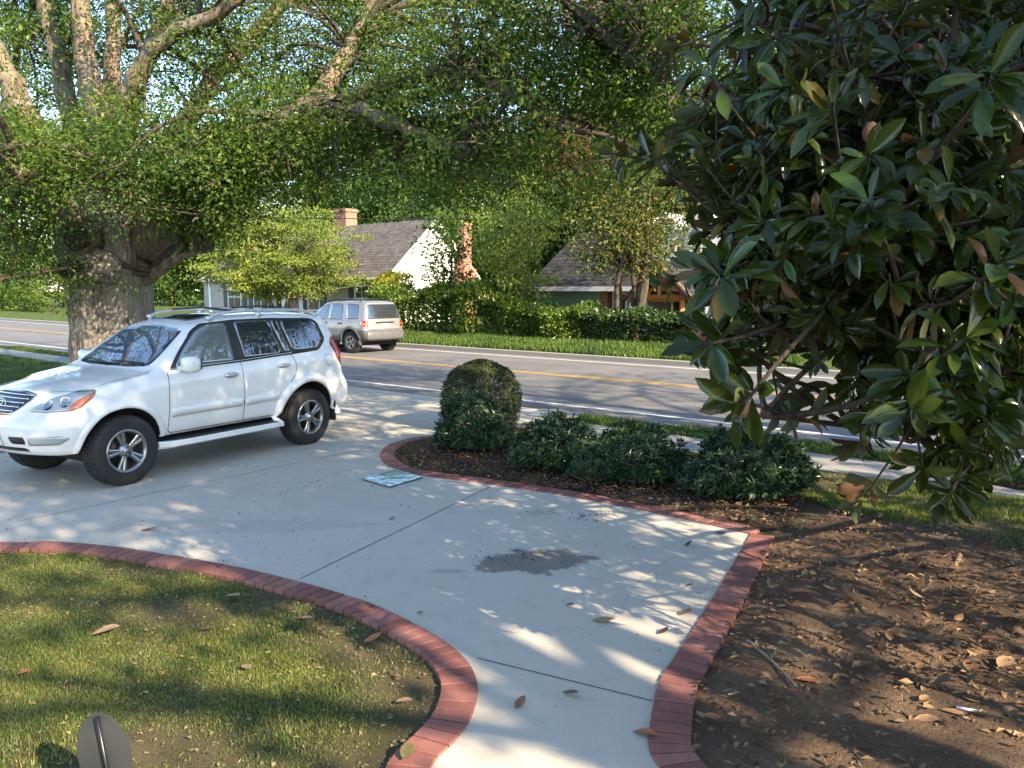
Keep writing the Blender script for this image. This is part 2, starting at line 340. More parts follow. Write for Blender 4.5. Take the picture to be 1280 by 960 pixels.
def edging(line, wd, side, label, step=.105, z=.034):
    """a course of bricks laid side by side along a line; side=+1 lays them left of it"""
    q = resample(np.asarray(line, float), step); T = np.gradient(q, axis=0); T /= np.linalg.norm(T, axis=1)[:, None]; Nn = np.stack([-T[:, 1], T[:, 0]], 1)*side
    root = empty('brick_edging', (*q[len(q)//2], 0)); off = np.array([*q[len(q)//2], 0]); mb, mo = MB(), MB(); gp = .0065
    for i in range(len(q)-1):
        a, b = q[i]+T[i]*gp, q[i+1]-T[i+1]*gp; zz = z+rng.uniform(-.002, .002); w = wd+rng.uniform(-.0015, .0015); e = .002
        pts = [a, b, b+Nn[i+1]*w, a+Nn[i]*w]; c = sum(pts)/4
        V = [(*p, .0) for p in pts]+[(*p, zz-e) for p in pts]+[(*(p+(c-p)*.035), zz) for p in pts]
        Fq = [[0,1,5,4],[1,2,6,5],[2,3,7,6],[3,0,4,7],[4,5,9,8],[5,6,10,9],[6,7,11,10],[7,4,8,11],[8,9,10,11]]
        if side < 0: Fq = [f[::-1] for f in Fq]
        mb.add(np.array(V)-off, Fq)
    qa, qb = q+Nn*.004, q+Nn*(wd-.006); n = len(q)
    V = np.vstack([np.c_[qa, np.full(n, z-.014)], np.c_[qb, np.full(n, z-.014)]])-off
    Fm = [[i, i+1, n+i+1, n+i] if side > 0 else [i+1, i, n+i, n+i+1] for i in range(n-1)]; mo.add(V, Fm)
    mb.build('brick_course', m_brick, root); mo.build('mortar_bed', m_mort, root)
    tag(root, label, 'edging', 'red brick edgings along the concrete'); return q+Nn*wd
in_l = edging(lawn_edge, .20, -1, 'curving red brick edging round the front lawn at lower left')
in_r = edging(right_edge, .205, -1, 'straight and then bending red brick edging between driveway and bare mulch under the magnolia')
in_b = edging(bed_edge, .19, -1, 'red brick edging with a rounded tip round the bed of dark shrubs', step=.11)
edging(far_edge, .2, 1, 'short bit of red brick edging showing past the front bumper of the white SUV')

# beds and lawn patches
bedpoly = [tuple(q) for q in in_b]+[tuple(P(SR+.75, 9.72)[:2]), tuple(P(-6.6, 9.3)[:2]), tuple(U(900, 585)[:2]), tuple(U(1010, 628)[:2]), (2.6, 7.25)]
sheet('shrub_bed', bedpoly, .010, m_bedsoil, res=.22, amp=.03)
mulchpoly = [tuple(q) for q in in_r]+[(2.7, 7.25), tuple(U(1040, 640)[:2]), tuple(U(1150, 655)[:2]), tuple(U(1290, 690)[:2]), (9, 6.4), (10, 1.5), (.9, 1.5)]
sheet('mulch_bed', mulchpoly, .006, m_mulch, res=.18, amp=.035)
lawnpoly = [tuple(q) for q in in_l]+[(-.9, 1.8), (-9, 1.8)]

def grass(name, poly, n, h, w, cols, dens=None, z=0.0, lean=.45, hvar=.4):
    a = np.array([p[:2] for p in poly], float); lo, hi = a.min(0), a.max(0); out = np.empty((0, 2))
    while len(out) < n:
        q = rng.uniform(lo, hi, (n*2, 2)); q = q[inpoly(q, a)]
        if dens is not None: q = q[rng.random(len(q)) < dens(q)]
        out = np.vstack([out, q])
    q = out[:n]; zz = z(q) if callable(z) else np.full(n, z); B = np.c_[q, zz-.014]
    ang = rng.uniform(0, 2*PI, n); hh = h*rng.uniform(1-hvar, 1+hvar, n)*(1+.3*vnoise(q, 1.7)); d = np.c_[np.cos(ang), np.sin(ang), np.zeros(n)]; s = np.c_[-d[:, 1], d[:, 0], np.zeros(n)]
    ln = (lean*rng.random(n)**.7)[:, None]; up = np.array([0, 0, 1.0]); ww = (w*rng.uniform(.6, 1.3, n)/2)[:, None]; H = hh[:, None]
    m = B+up*H*.6+d*H*ln*.45; tp = B+up*H*(1-.3*ln)+d*H*ln*1.3
    V = np.stack([B-s*ww, B+s*ww, m+s*ww*.8, m-s*ww*.8, tp], 1).reshape(-1, 3); i = np.arange(n)[:, None]*5
    o = mk(name, V, [i+np.array([[0, 1, 2, 3]]), i+np.array([[3, 2, 4]])], cols); o['kind'] = 'stuff'; return o
m_grass = leafmat('grass_blades', [(.075, .135, .024), (.125, .195, .035), (.20, .235, .055), (.32, .27, .12)], .38, .55, clump=1.5)
m_grassf = leafmat('verge_grass_blades', [(.06, .12, .02), (.09, .16, .03), (.13, .19, .04)], .35, .55)
nl = np.array(in_l)
def lawn_d(q):
    e = np.min(np.linalg.norm(q[:, None]-nl[None, ::6], axis=2), axis=1)
    right = np.clip((q[:, 0]+2.2)/1.6, 0, 1); bare = .14+.75*right
    t = np.clip(e/(bare+.0001), 0, 1); k = np.clip(.8+.6*vnoise(q, 1.1)+.5*vnoise(q, 3.3), .06, 1)
    near = np.clip((q[:, 1]-3.2+.3*vnoise(q, 1.9))/.6, .35, 1)
    return k*t**1.3*near
front = [tuple(p) for p in in_l if p[1] > 3.0 and p[0] > -5.2]+[(-.75, 2.9), (-2.6, 2.9), (-5.2, 5.2)]
grass('lawn_grass', front, 170000, .033, .0050, m_grass, lawn_d, 0, .8)
for nm, poly, n, h in (('strip_grass', [P(SR+1.4, 10.73), P(3, 10.73), P(3, NE-.1), P(SR+.9, NE-.1)], 26000, .09),
                       ('strip_grass', [P(-34, 10.73), P(SL-.4, 10.73), P(SL-.4, NE-.1), P(-34, NE-.1)], 9000, .10),
                       ('left_lawn_grass', [P(-30, 4), P(SL-1, 4), P(SL-1, 9.7), P(-30, 9.7)], 22000, .08)):
    grass(nm, poly, n, h, .016, m_grassf, lambda q: np.clip(.75+.5*vnoise(q, 1.5), .1, 1))
rl = [U(905, 578), U(1010, 624), U(1060, 645), U(1180, 662), U(1300, 700), (7.6, 6.3), P(1.2, 9.72), P(-6.4, 9.72)]
def rl_d(q): return np.clip(.55+.8*vnoise(q, .9)+.4*vnoise(q, 3), .05, 1)*np.clip((q[:, 1]-7.2+q[:, 0]*.28)/.9, .05, 1)
grass('right_lawn_grass', rl, 42000, .045, .008, m_grass, rl_d)
grass('moss_patch_grass', [U(890, 905), U(930, 862), U(1010, 870), U(1130, 930), U(1150, 958), U(880, 958)], 6000, .016, .003, m_grass, lambda q: np.clip(.3+1.1*vnoise(q, 4.2), .04, 1))
def bank_z(q):
    n = q@NX; return np.interp(n, [NFK+.32, 22.2, 23.4, 25, 40], [.06, .14, .26, .28, .2])
grass('verge_grass', [P(-52, NFK+.3), P(-8, NFK+.3), P(-8, 23.9), P(-52, 23.9)], 60000, .17, .03, m_grassf, None, bank_z)

# loose stuff on the ground
def chips(name, poly, n, size, mat, z, kind='stuff', dens=None, lift=.012):
    a = np.array([p[:2] for p in poly], float); q = rng.uniform(a.min(0), a.max(0), (n*6, 2)); q = q[inpoly(q, a)]
    if dens is not None: q = q[rng.random(len(q)) < dens(q)]
    q = q[:n]; n = len(q); D = unit(np.c_[rng.standard_normal((n, 2)), rng.normal(0, .25, n)]); N = unit(np.c_[rng.normal(0, .45, (n, 2)), np.ones(n)])
    L = size*np.clip(rng.lognormal(0, .4, n), .3, 1.7); V, Fq = leaves(np.c_[q, z+rng.uniform(.002, lift, n)], D, N, L, L*rng.uniform(.25, .6, n), .08, .08)
    o = mk(name, V, Fq, mat); o['kind'] = kind; return o
def litter(name, poly, n, size, mat, z, dens):
    a = np.array([p[:2] for p in poly], float); q = rng.uniform(a.min(0), a.max(0), (n*8, 2)); q = q[inpoly(q, a)]; q = q[rng.random(len(q)) < dens(q)][:n]; n = len(q)
    D = np.c_[rng.standard_normal((n, 2)), rng.normal(0, .2, n)]; N = np.c_[rng.normal(0, .35, (n, 2)), rng.choice([-1., 1.], n)]; L = size*rng.uniform(.5, 1.5, n)
    V, Fq = longleaves(np.c_[q, z+rng.uniform(0, .025, n)], D, N, L, L*rng.uniform(.3, .48, n), rng.uniform(-.3, .3, n), .25); tag(mk(name, V, Fq, mat, smooth=True), kind='stuff')
m_litter = leafmat('old_leaf_litter', [(.06, .036, .022), (.12, .07, .04), (.19, .115, .065), (.27, .17, .09)], 0, .6)
m_chip = leafmat('mulch_flakes', [(.04, .026, .018), (.09, .056, .036), (.16, .10, .06), (.26, .18, .11)], 0, .85)
chips('mulch_flakes', mulchpoly, 15000, .04, m_chip, .035, lift=.03)
chips('pale_mulch_flakes', mulchpoly, 3500, .045, m_litter, .045, lift=.03)
chips('bed_flakes', bedpoly, 11000, .035, m_chip, .035, lift=.03)
litter('leaf_litter', [U(1000, 700), U(1290, 700), (6, 6), (6, 3.6), U(1280, 958), U(1010, 850)] , 620, .095, m_litter, .045, dens=lambda q: np.clip((q[:, 0]-1.2)/2.2, .1, 1))
chips('lawn_litter', lawnpoly, 700, .03, m_litter, .014)
chips('lawn_thatch', lawnpoly, 9000, .024, leafmat('dry_thatch', [(.10, .085, .045), (.17, .14, .07), (.26, .21, .11)], 0, .9), .006, lift=.012)
m_speck = leafmat('dark_specks', [(.03, .022, .016), (.06, .04, .025), (.10, .07, .04)], 0, .9)
chips('seed_specks', drive, 5200, .016, m_speck, .021, lift=.004, dens=lambda q: np.clip((q[:, 1]-5.5)/6+.10, .05, 1)*np.clip(.7+.9*vnoise(q, .8), .1, 1))
cl = U(737, 646); cs = U(640, 700)
for c0, sx, sy, n in ((cl, .2, .12, 120), (cs, .16, .08, 60)):
    q = c0[:2]+rng.standard_normal((n, 2))*(sx, sy); V, Fq = leaves(np.c_[q, np.full(n, .026)], rand_unit(n)*(1, 1, .2), np.tile([0, 0, 1.], (n, 1)), rng.uniform(.012, .035, n), .012, .1, .1)
    tag(mk('debris_crumbs', V, Fq, m_speck), kind='stuff')

# fallen leaves one can count
lv = {'tan': (.30, .185, .10), 'orange': (.34, .125, .045), 'brown': (.17, .085, .045), 'dark': (.05, .032, .024), 'yellow': (.46, .33, .06), 'olive': (.13, .11, .04)}
lm = {k: M('fallen_leaf_'+k, c, .55, var=.35, scale=14, bmp=.3, bscale=40) for k, c in lv.items()}
def fallen(px, py, L, ang, colr, label, z=.03, group=None, curl=None, nm='fallen_leaf'):
    c = U(px, py, z); cu = rng.uniform(.03, .16) if curl is None else curl*.5
    V, Fq = longleaves(np.array([[-L/2, 0, .006]]), np.array([[1., 0, 0.06]]), np.array([[0, 0, 1.]]), L, np.array([L*rng.uniform(.44, .54)]), -cu, rng.uniform(.05, .22), prof=(.05, .55, .95, 1, .72, .04), ts=(0, .15, .35, .6, .82, 1))
    V[:, 1] += .12*L*np.sin(V[:, 0]/L*2.5+px)*.5; V[:, 2] -= V[:, 2].min()-.001
    m2 = V.copy(); V = np.vstack([V, m2-np.array([0, 0, .0012])]); Fq = np.vstack([Fq, Fq[:, ::-1]+len(m2)])
    o = mk(nm, V, Fq, lm[colr], smooth=True); o.location = c; o.rotation_euler = (rng.uniform(-.12, .12), rng.uniform(-.12, .12), math.radians(ang)); return tag(o, label, 'fallen leaf', group)
GL = 'fallen leaves on the front lawn'
fallen(290,746,.14,-25,'tan','tan fallen leaf near the top brick curve of the lawn',group=GL)
fallen(132,790,.17,8,'tan','long tan fallen leaf lying alone on the left of the lawn',group=GL)
fallen(383,773,.09,-20,'tan','small tan fallen leaf by the bare strip along the lawn bricks',group=GL)
fallen(466,800,.12,25,'orange','curled orange fallen leaf on bare soil inside the lawn brick bend',group=GL,curl=.45)
fallen(308,835,.10,-50,'tan','small pale fallen leaf standing tilted in mid lawn shadow',group=GL)
fallen(258,787,.08,5,'brown','small brown fallen leaf in the middle of the lawn',group=GL)
fallen(505,878,.10,-5,'tan','pale tan fallen leaf on dark bare soil near the lawn brick bend',group=GL)
fallen(30,841,.07,20,'orange','small reddish fallen leaf at the far left of the lawn',group=GL)
fallen(510,941,.12,75,'olive','broad olive tan fallen leaf lying on top of the lawn brick edging',z=.05)
GD = 'fallen leaves on the concrete'
for a in ((650,880,.09,60,'brown','small curled brown fallen leaf on the narrow concrete walk',.5),(713,868,.10,-30,'brown','brown fallen leaf just below the joint of the concrete walk',.4),
  (806,919,.13,-30,'orange','orange brown fallen leaf leaning on the right brick edging of the walk',.1),(755,776,.16,-10,'tan','long tan fallen leaf lying flat on the driveway below the damp stain',.1),
  (712,757,.07,-30,'brown','small brown fallen leaf just under the damp stain',.3),(857,767,.10,15,'brown','brown fallen leaf close to the right brick edging',.4),(829,790,.08,20,'dark','dark curled fallen leaf left of the right brick edging',.5),
  (860,681,.08,20,'dark','blackish crumpled fallen leaf near the top right of the driveway',.6),(901,667,.11,5,'dark','flat blackish fallen leaf beside the corner of the brick edging',.1),(784,682,.05,30,'yellow','tiny yellow fallen leaf right of the damp stain',.2),
  (525,766,.05,10,'brown','tiny brown fallen leaf outside the lawn brick edging',.2),(490,648,.07,10,'olive','small olive fallen leaf left of the long driveway joint',.3),(186,662,.15,0,'brown','flattened brown fallen leaf on the driveway above the lawn bricks',.05),
  (862,732,.06,0,'dark','small dark fallen leaf beside the right brick edging',.2)):
    fallen(*a[:6], group=GD, curl=a[6])
GM = 'fallen leaves on the mulch'
for a in ((1052,846,.08,-40,'tan','small tan fallen leaf in the middle of the sunlit mulch'),(1008,852,.13,-25,'orange','long orange brown fallen leaf by the end of the stick'),(980,838,.06,-50,'yellow','bright yellow fallen leaf beside the stick'),(918,822,.06,0,'yellow','small yellow fallen leaf by the brick bend'),
  (889,898,.11,-35,'orange','orange tan fallen leaf just outside the bend of the right brick edging'),(1257,831,.17,30,'tan','large curled tan fallen leaf at the right frame edge'),(1155,938,.13,-25,'orange','orange tan fallen leaf at the bottom of the mulch'),(1000,721,.05,0,'yellow','tiny yellow fallen leaf on dark mulch below the brick corner'),
  (1055,758,.09,10,'tan',0),(1070,735,.07,10,'tan',0),(977,758,.07,-15,'tan',0),(942,763,.12,-40,'dark',0),(1226,819,.11,-5,'tan',0),(1213,836,.13,60,'brown',0),(1110,796,.11,80,'brown',0),(1085,800,.10,-30,'brown',0),(1157,902,.13,-5,'tan',0),
  (1190,955,.10,-20,'orange',0),(1250,955,.09,20,'orange',0),(1245,931,.09,10,'orange',0),(1262,870,.12,25,'tan',0),(1136,802,.12,-20,'brown',0),(1165,761,.11,10,'brown',0),(1077,832,.10,20,'brown',0),(1185,782,.10,50,'brown',0),(1205,800,.12,-15,'brown',0),(1150,835,.10,30,'brown',0),(1118,756,.10,0,'brown',0),(1240,800,.12,-40,'brown',0),(1270,775,.12,15,'tan',0)):
    fallen(*a[:5], a[5] or 'dry brown magnolia leaf among many on the shaded mulch', group=GM if a[5] else 'dry brown leaves strewn on the shaded mulch', z=.045)
m_twig = M('dry_twig_bark', (.20, .155, .12), .9, var=.3, scale=20, bmp=.4)
p0, p1, p2 = U(934, 800, .06), U(962, 826, .055), U(996, 858, .06); mb = MB(); mb.tube(smooth_line([p0, p1+(.01, .02, 0), p2], 6), np.linspace(.011, .006, 13), 7, .08); mb.tube([p1, p1+(.08, .10, .03)], [.006, .002], 5)
tag(mb.build('fallen_stick', m_twig, smooth=True), 'grey brown broken stick lying on the mulch near the brick edging', 'stick')
a, b = U(1195, 884, .06), U(1222, 889, .06); mb = MB(); mb.tube([a, b], .008, 8); tag(mb.build('paper_scrap', M('pale_paper', (.55, .55, .55), .7), smooth=True), 'small whitish rolled scrap of paper on the mulch', 'litter')

# reflective sheet lying by the brick edging
c = [U(452, 599, .03), U(487, 609, .03), U(528, 597, .03), U(497, 588, .03)]
m, t, b_ = newmat('reflective_sheet'); b_.inputs['Metallic'].default_value = .75; b_.inputs['Base Color'].default_value = (.36, .47, .60, 1); b_.inputs['Roughness'].default_value = .07
bump(t, b_, noise(t, 6, 2), .08, .02)
V = [p+np.array([0, 0, .012]) for p in c]+[p-np.array([0, 0, .006]) for p in c]
root = tag(empty('reflective_panel', tuple(sum(c)/4)), 'thin silvery panel reflecting the sky, lying on concrete by the brick tip', 'panel'); cen = sum(c)/4
mk('sheet', np.array(V[:4])-cen, [[0, 1, 2, 3]], m, root); fr = MB()
for i in range(4): fr.tube([V[i]-cen-(0, 0, .006), V[(i+1) % 4]-cen-(0, 0, .006)], .008, 6)
fr.build('rim', M('grey_rim', (.16, .17, .18), .6), root)

# oval marker at the near edge of the lawn
base = U(160, 1010)
root = tag(empty('lawn_marker', tuple(base)), 'dark grey oval disc on a black stake at the near edge of the lawn', 'marker')
pc = at(131, 945, 3.05)-base; th = np.linspace(0, 2*PI, 40, endpoint=False); rr = np.c_[np.cos(th)*.106, np.sin(th)*.185]
ca, sa = math.cos(math.radians(7)), math.sin(math.radians(7)); rx, rz = rr[:, 0]*ca-rr[:, 1]*sa, rr[:, 0]*sa+rr[:, 1]*ca
V = np.vstack([np.c_[rx, np.full(40, q), rz] for q in (-.006, .006)])
n = 40; o = mk('disc', V+pc, [np.array([[i, (i+1) % n, n+(i+1) % n, n+i] for i in range(n)]), np.array([list(range(n))]), np.array([list(range(n, 2*n))[::-1]])], M('grey_painted_plate', (.036, .04, .042), .5, var=.08), root)
mb = MB(); top = pc+np.array([-.012, -.018, .176]); mb.tube([top, pc+np.array([.03, -.018, -.18]), np.array([.055, -.015, -.15])], [.009, .009, .009], 10); mb.build('stake', M('black_stake', (.006, .006, .007), .35), root, True)
# ------------------------------------------------------------------ cars
def carpaint(name, col, metal=0, rough=.35):
    m, t, b = newmat(name); n = noise(t, 3, 3)
    t.links.new(ramp(t, n, [(.3, tuple(c*.97 for c in col)), (.7, col)]), b.inputs['Base Color']); b.inputs['Metallic'].default_value = metal; b.inputs['Roughness'].default_value = rough
    b.inputs['Coat Weight'].default_value = 1; b.inputs['Coat Roughness'].default_value = .02; return m
def glassmat(name, col, rough=.01, spec=1.0, metal=0):
    m, t, b = newmat(name); t.links.new(ramp(t, noise(t, 1.5, 2), [(.3, tuple(c*.8 for c in col)), (.7, col)]), b.inputs['Base Color']); b.inputs['Roughness'].default_value = rough; b.inputs['Metallic'].default_value = metal
    b.inputs['Specular IOR Level'].default_value = spec; b.inputs['IOR'].default_value = 1.8; b.inputs['Coat Weight'].default_value = 1; b.inputs['Coat Roughness'].default_value = .0; b.inputs['Coat IOR'].default_value = 1.6; return m
m_glass = glassmat('tinted_car_glass', (.03, .036, .045)); m_glassl = glassmat('clear_car_glass', (.16, .19, .20)); m_wind = glassmat('windscreen_glass', (.07, .11, .17))  # bluish windscreen base colour stands in for reflected sky
m_blk = M('black_plastic', (.016, .016, .017), .55, bmp=.1); m_tyre = M('tyre_rubber', (.022, .021, .021), .85, var=.3, bmp=.3, bscale=50)
m_alloy = M('alloy_wheel', (.30, .30, .31), .28, .9, var=.06); m_chrome = M('chrome', (.75, .75, .76), .08, 1, var=.02); m_gap = M('panel_gap', (.01, .01, .01), .8)
m_lamp = glassmat('lamp_lens', (.34, .38, .37), .05, .7); m_amber = glassmat('amber_lens', (.62, .13, .015), .1, .6); m_red = glassmat('red_lens', (.40, .010, .014), .08, .6); m_well = M('wheel_well', (.012, .012, .012), .95)
m_rail = M('satin_silver_rail', (.62, .62, .63), .3, .5, var=.04)
m_silver = carpaint('silver_paint', (.27, .268, .265), .35, .35); m_white_p = carpaint('white_paint', (.80, .80, .79)); m_greyclad = M('grey_cladding', (.085, .085, .088), .5, bmp=.1); m_plate = M('licence_plate', (.55, .58, .52), .5)

class Car:
    def __init__(c, cfg, root, paint):
        c.cfg, c.root, c.paint = cfg, root, paint
    def loft(c):
        g = c.cfg; I = lambda k, x: np.interp(x, *zip(*sorted(g[k])))
        xs = np.unique(np.r_[np.linspace(g['xr'], g['xf'], 46), g.get('extra', [])]); V = []; rings = []
        def sec(x):
            zt, zs, zb, hw = I('zt', x), I('zs', x), I('zb', x), I('hw', x); h = max(zt-zs, .015); tb = g['tumble']
            yb = hw-.055; ys = lambda f: yb-tb*h*f-.03*f*f*min(1, h/.4)
            e = .90 if h > .25 else .6
            p = [(0, zb), (.4*hw, zb), (.75*hw, zb), (hw-g.get('tuck', .09)-.03, zb), (hw-g.get('tuck', .03), zb+.04), (hw-.014, .58*zb+.42*zs-.05), (hw, .45*zb+.55*zs), (hw-.006, zs-.20), (hw-.022, zs-.05), (yb, zs),
                 (ys(.3), zs+h*.3), (ys(.6), zs+h*.6), (ys(e), zs+h*e), (ys(1)-.07, zt-.018), (.62*ys(1), zt), (.3*ys(1), zt+.012), (0, zt+.016)]
            return np.array(p)
        self_sec = sec; n = len(sec(0)); allv = []
        for x in xs:
            s = sec(x); ring = np.vstack([s, s[1:-1][::-1]*(-1, 1)]); allv.append(np.c_[np.full(len(ring), x), ring])
        m = 2*n-2; V = np.concatenate(allv); Fq = []
        for i in range(len(xs)-1):
            for j in range(m): k = (j+1) % m; Fq.append([i*m+j, (i+1)*m+j, (i+1)*m+k, i*m+k])
        V = list(map(tuple, V))
        for end in (0, len(xs)-1):                              # closed ends as grids
            o = end*m; rows = list(range(3, n-3)); gidx = {}
            cols = [-3, -2, -1, 0, 1, 2, 3]
            def ring_i(j): return o+(j % m)
            for r in rows:
                for cc in cols:
                    if cc == 3: q = ring_i(r)
                    elif cc == -3: q = ring_i(m-r)
                    elif r == rows[0]: q = ring_i(abs(cc) if cc >= 0 else m-abs(cc))
                    elif r == rows[-1]:
                        a = n-1-abs(cc); q = ring_i(a if cc >= 0 else m-a)
                    else:
                        e = V[ring_i(r)]; bt = V[ring_i(abs(cc))]; tp = V[ring_i(n-1-abs(cc))]; b0, t0 = V[ring_i(3)], V[ring_i(rows[-1])]
                        tt = (e[2]-b0[2])/(t0[2]-b0[2]); fy = (abs(bt[1])/b0[1])*(1-tt)+(abs(tp[1])/t0[1])*tt
                        V.append((e[0], (1 if cc >= 0 else -1)*fy*e[1], bt[2]+(tp[2]-bt[2])*tt)); q = len(V)-1
                    gidx[r, cc] = q
            for r in rows[:-1]:
                for cc in cols[:-1]:
                    f = [gidx[r, cc], gidx[r, cc+1], gidx[r+1, cc+1], gidx[r+1, cc]]
                    Fq.append(f if end else f[::-1])
        V = np.array(V); V = g['warp'](V)
        me = bpy.data.meshes.new('body'); me.from_pydata(V.tolist(), [], Fq); o = bpy.data.objects.new('body', me); COL.objects.link(o); o.parent = c.root
        bm = bmesh.new(); bm.from_mesh(me); bmesh.ops.recalc_face_normals(bm, faces=bm.faces); bm.to_mesh(me); bm.free()
        me.materials.append(c.paint); me.materials.append(m_well)
        sb = o.modifiers.new('s', 'SUBSURF'); sb.levels = sb.render_levels = 1
        cutters = []
        for ax, r in ((g['axf'], g['rf']), (g['axr'], g['rr'])):
            for sd_ in (1, -1):
                b = bmesh.new(); bmesh.ops.create_cone(b, cap_ends=True, segments=48, radius1=r, radius2=r, depth=.62, matrix=Matrix.Translation((ax, sd_*(g['W']-.02), g['az']))@Matrix.Rotation(PI/2, 4, 'X'))
                mm = bpy.data.meshes.new('cut'); b.to_mesh(mm); b.free(); q = bpy.data.objects.new('cut', mm); COL.objects.link(q); q.parent = c.root; mm.materials.append(c.paint); cutters.append(q)
                md = o.modifiers.new('b', 'BOOLEAN'); md.operation = 'DIFFERENCE'; md.solver = 'EXACT'; md.object = q
        root_m = c.root.matrix_world.copy(); bpy.context.view_layer.update(); dg = bpy.context.evaluated_depsgraph_get()
        nm = bpy.data.meshes.new_from_object(o.evaluated_get(dg)); o.modifiers.clear(); o.data = nm
        for q in cutters: bpy.data.objects.remove(q)
        for p in nm.polygons:
            p.use_smooth = True; p.material_index = 0; x, y, z = p.center
            for ax, r in ((g['axf'], g['rf']), (g['axr'], g['rr'])):
                if math.hypot(x-ax, z-g['az']) < r+.004 and abs(y) < g['W']-.015 and z < g['az']+r+.01: p.material_index = 1
        if hasattr(nm, 'set_sharp_from_angle'): nm.set_sharp_from_angle(angle=math.radians(38))
        c.body = o; b = bmesh.new(); b.from_mesh(nm); c.bvh = bvhtree.BVHTree.FromBMesh(b); b.free()
    def hit(c, p, d):
        h = c.bvh.ray_cast(Vector(p), Vector(d))
        if h[0] is None: h = c.bvh.find_nearest(Vector(p)); return h[0], h[1]
        nn = h[1] if h[1].dot(Vector(d)) < 0 else -h[1]; return h[0], nn
    def decal(c, name, pts, d, mat, off=.004, parent=None, res=.05, depth=.006, rnd=0, flat=True, dens=None):
        """panel following the body under an outline: pts are 3-D points moved along d until they meet the body"""
        d = Vector(d).normalized(); up = Vector((0, 0, 1)) if abs(d.z) < .9 else Vector((1, 0, 0)); e1 = d.cross(up).normalized(); e2 = e1.cross(d).normalized()
        q = np.array([[Vector(p).dot(e1), Vector(p).dot(e2)] for p in pts])
        if rnd: q = roundpoly(q, rnd)
        q = resample(np.vstack([q, q[:1]]), dens or res*.7)[:-1]; n = len(q); lo, hi = q.min(0), q.max(0)
        gx, gy = np.meshgrid(np.arange(lo[0], hi[0], res), np.arange(lo[1], hi[1], res)); gg = np.stack([gx.ravel(), gy.ravel()], 1); gg = gg[inpoly(gg, q)] if len(gg) else gg
        if len(gg):
            dist = np.min(np.linalg.norm(gg[:, None]-q[None], axis=2), 1); gg = gg[dist > res*.4]
        pv = [Vector(x) for x in q]+[Vector(x) for x in gg]
        v, e, f, *_ = geometry.delaunay_2d_cdt(pv, [(i, (i+1) % n) for i in range(n)], [], 1, 1e-5)
        if len(v) != len(pv): n = len(q)
        ctr = np.array([np.mean([[*v[i]] for i in t], 0) for t in f]); f = [t for t, ok in zip(f, inpoly(ctr, q)) if ok]
        far = -d*3; W3 = []; H = []
        for x in v:
            o = e1*x[0]+e2*x[1]; p, nn = c.hit(o+far, d); H.append((p, nn)); W3.append(p+nn*off)
        Vb = [H[i][0]-H[i][1]*depth for i in range(n)]; m0 = len(W3); Fs = [list(t) for t in f]
        tri = [t for t in Fs]; quads = [[i, (i+1) % n, m0+(i+1) % n, m0+i] for i in range(n)]
        a = np.array([list(x) for x in W3]); t0 = np.array(tri); nr = np.cross(a[t0[:, 1]]-a[t0[:, 0]], a[t0[:, 2]]-a[t0[:, 0]]); 
        if (nr@np.array(d)).sum() > 0: tri = [t[::-1] for t in tri]; 
        return mk(name, [list(x) for x in W3+Vb], [np.array(tri), np.array(quads)], mat, parent or c.root, True)
    def seam(c, pts, d, w=.007, name='door_seam', mat=None, off=.0015, parent=None):
        q = resample(np.array(pts, float), .04); d = Vector(d).normalized(); L_ = []; 
        for i, p in enumerate(q):
            t = Vector(q[min(i+1, len(q)-1)]-q[max(i-1, 0)]).normalized(); s = t.cross(d).normalized()*w/2
            for sg in (-1, 1):
                h, nn = c.hit(Vector(p)+s*sg-d*3, d); L_.append(h+nn*off)
        n = len(q); return mk(name, [list(x) for x in L_], [[2*i, 2*i+1, 2*i+3, 2*i+2] for i in range(n-1)], mat or m_gap, parent or c.body)
    def bar(c, name, pts, r, mat, parent=None, seg=8, flat=1):
        mb = MB(); mb.tube(pts, r, seg); return mb.build(name, mat, parent or c.root, True)
def roundpoly(q, r):
    out = []; n = len(q)
    for i in range(n):
        p, a, b = q[i], q[i-1], q[(i+1) % n]; da, db = a-p, b-p; la, lb = np.linalg.norm(da), np.linalg.norm(db); k = min(r, la*.45, lb*.45)
        s, e = p+da/la*k, p+db/lb*k
        for t in (0, .25, .5, .75, 1): out.append((1-t)**2*s+2*t*(1-t)*p+t*t*e)
    return np.array(out)
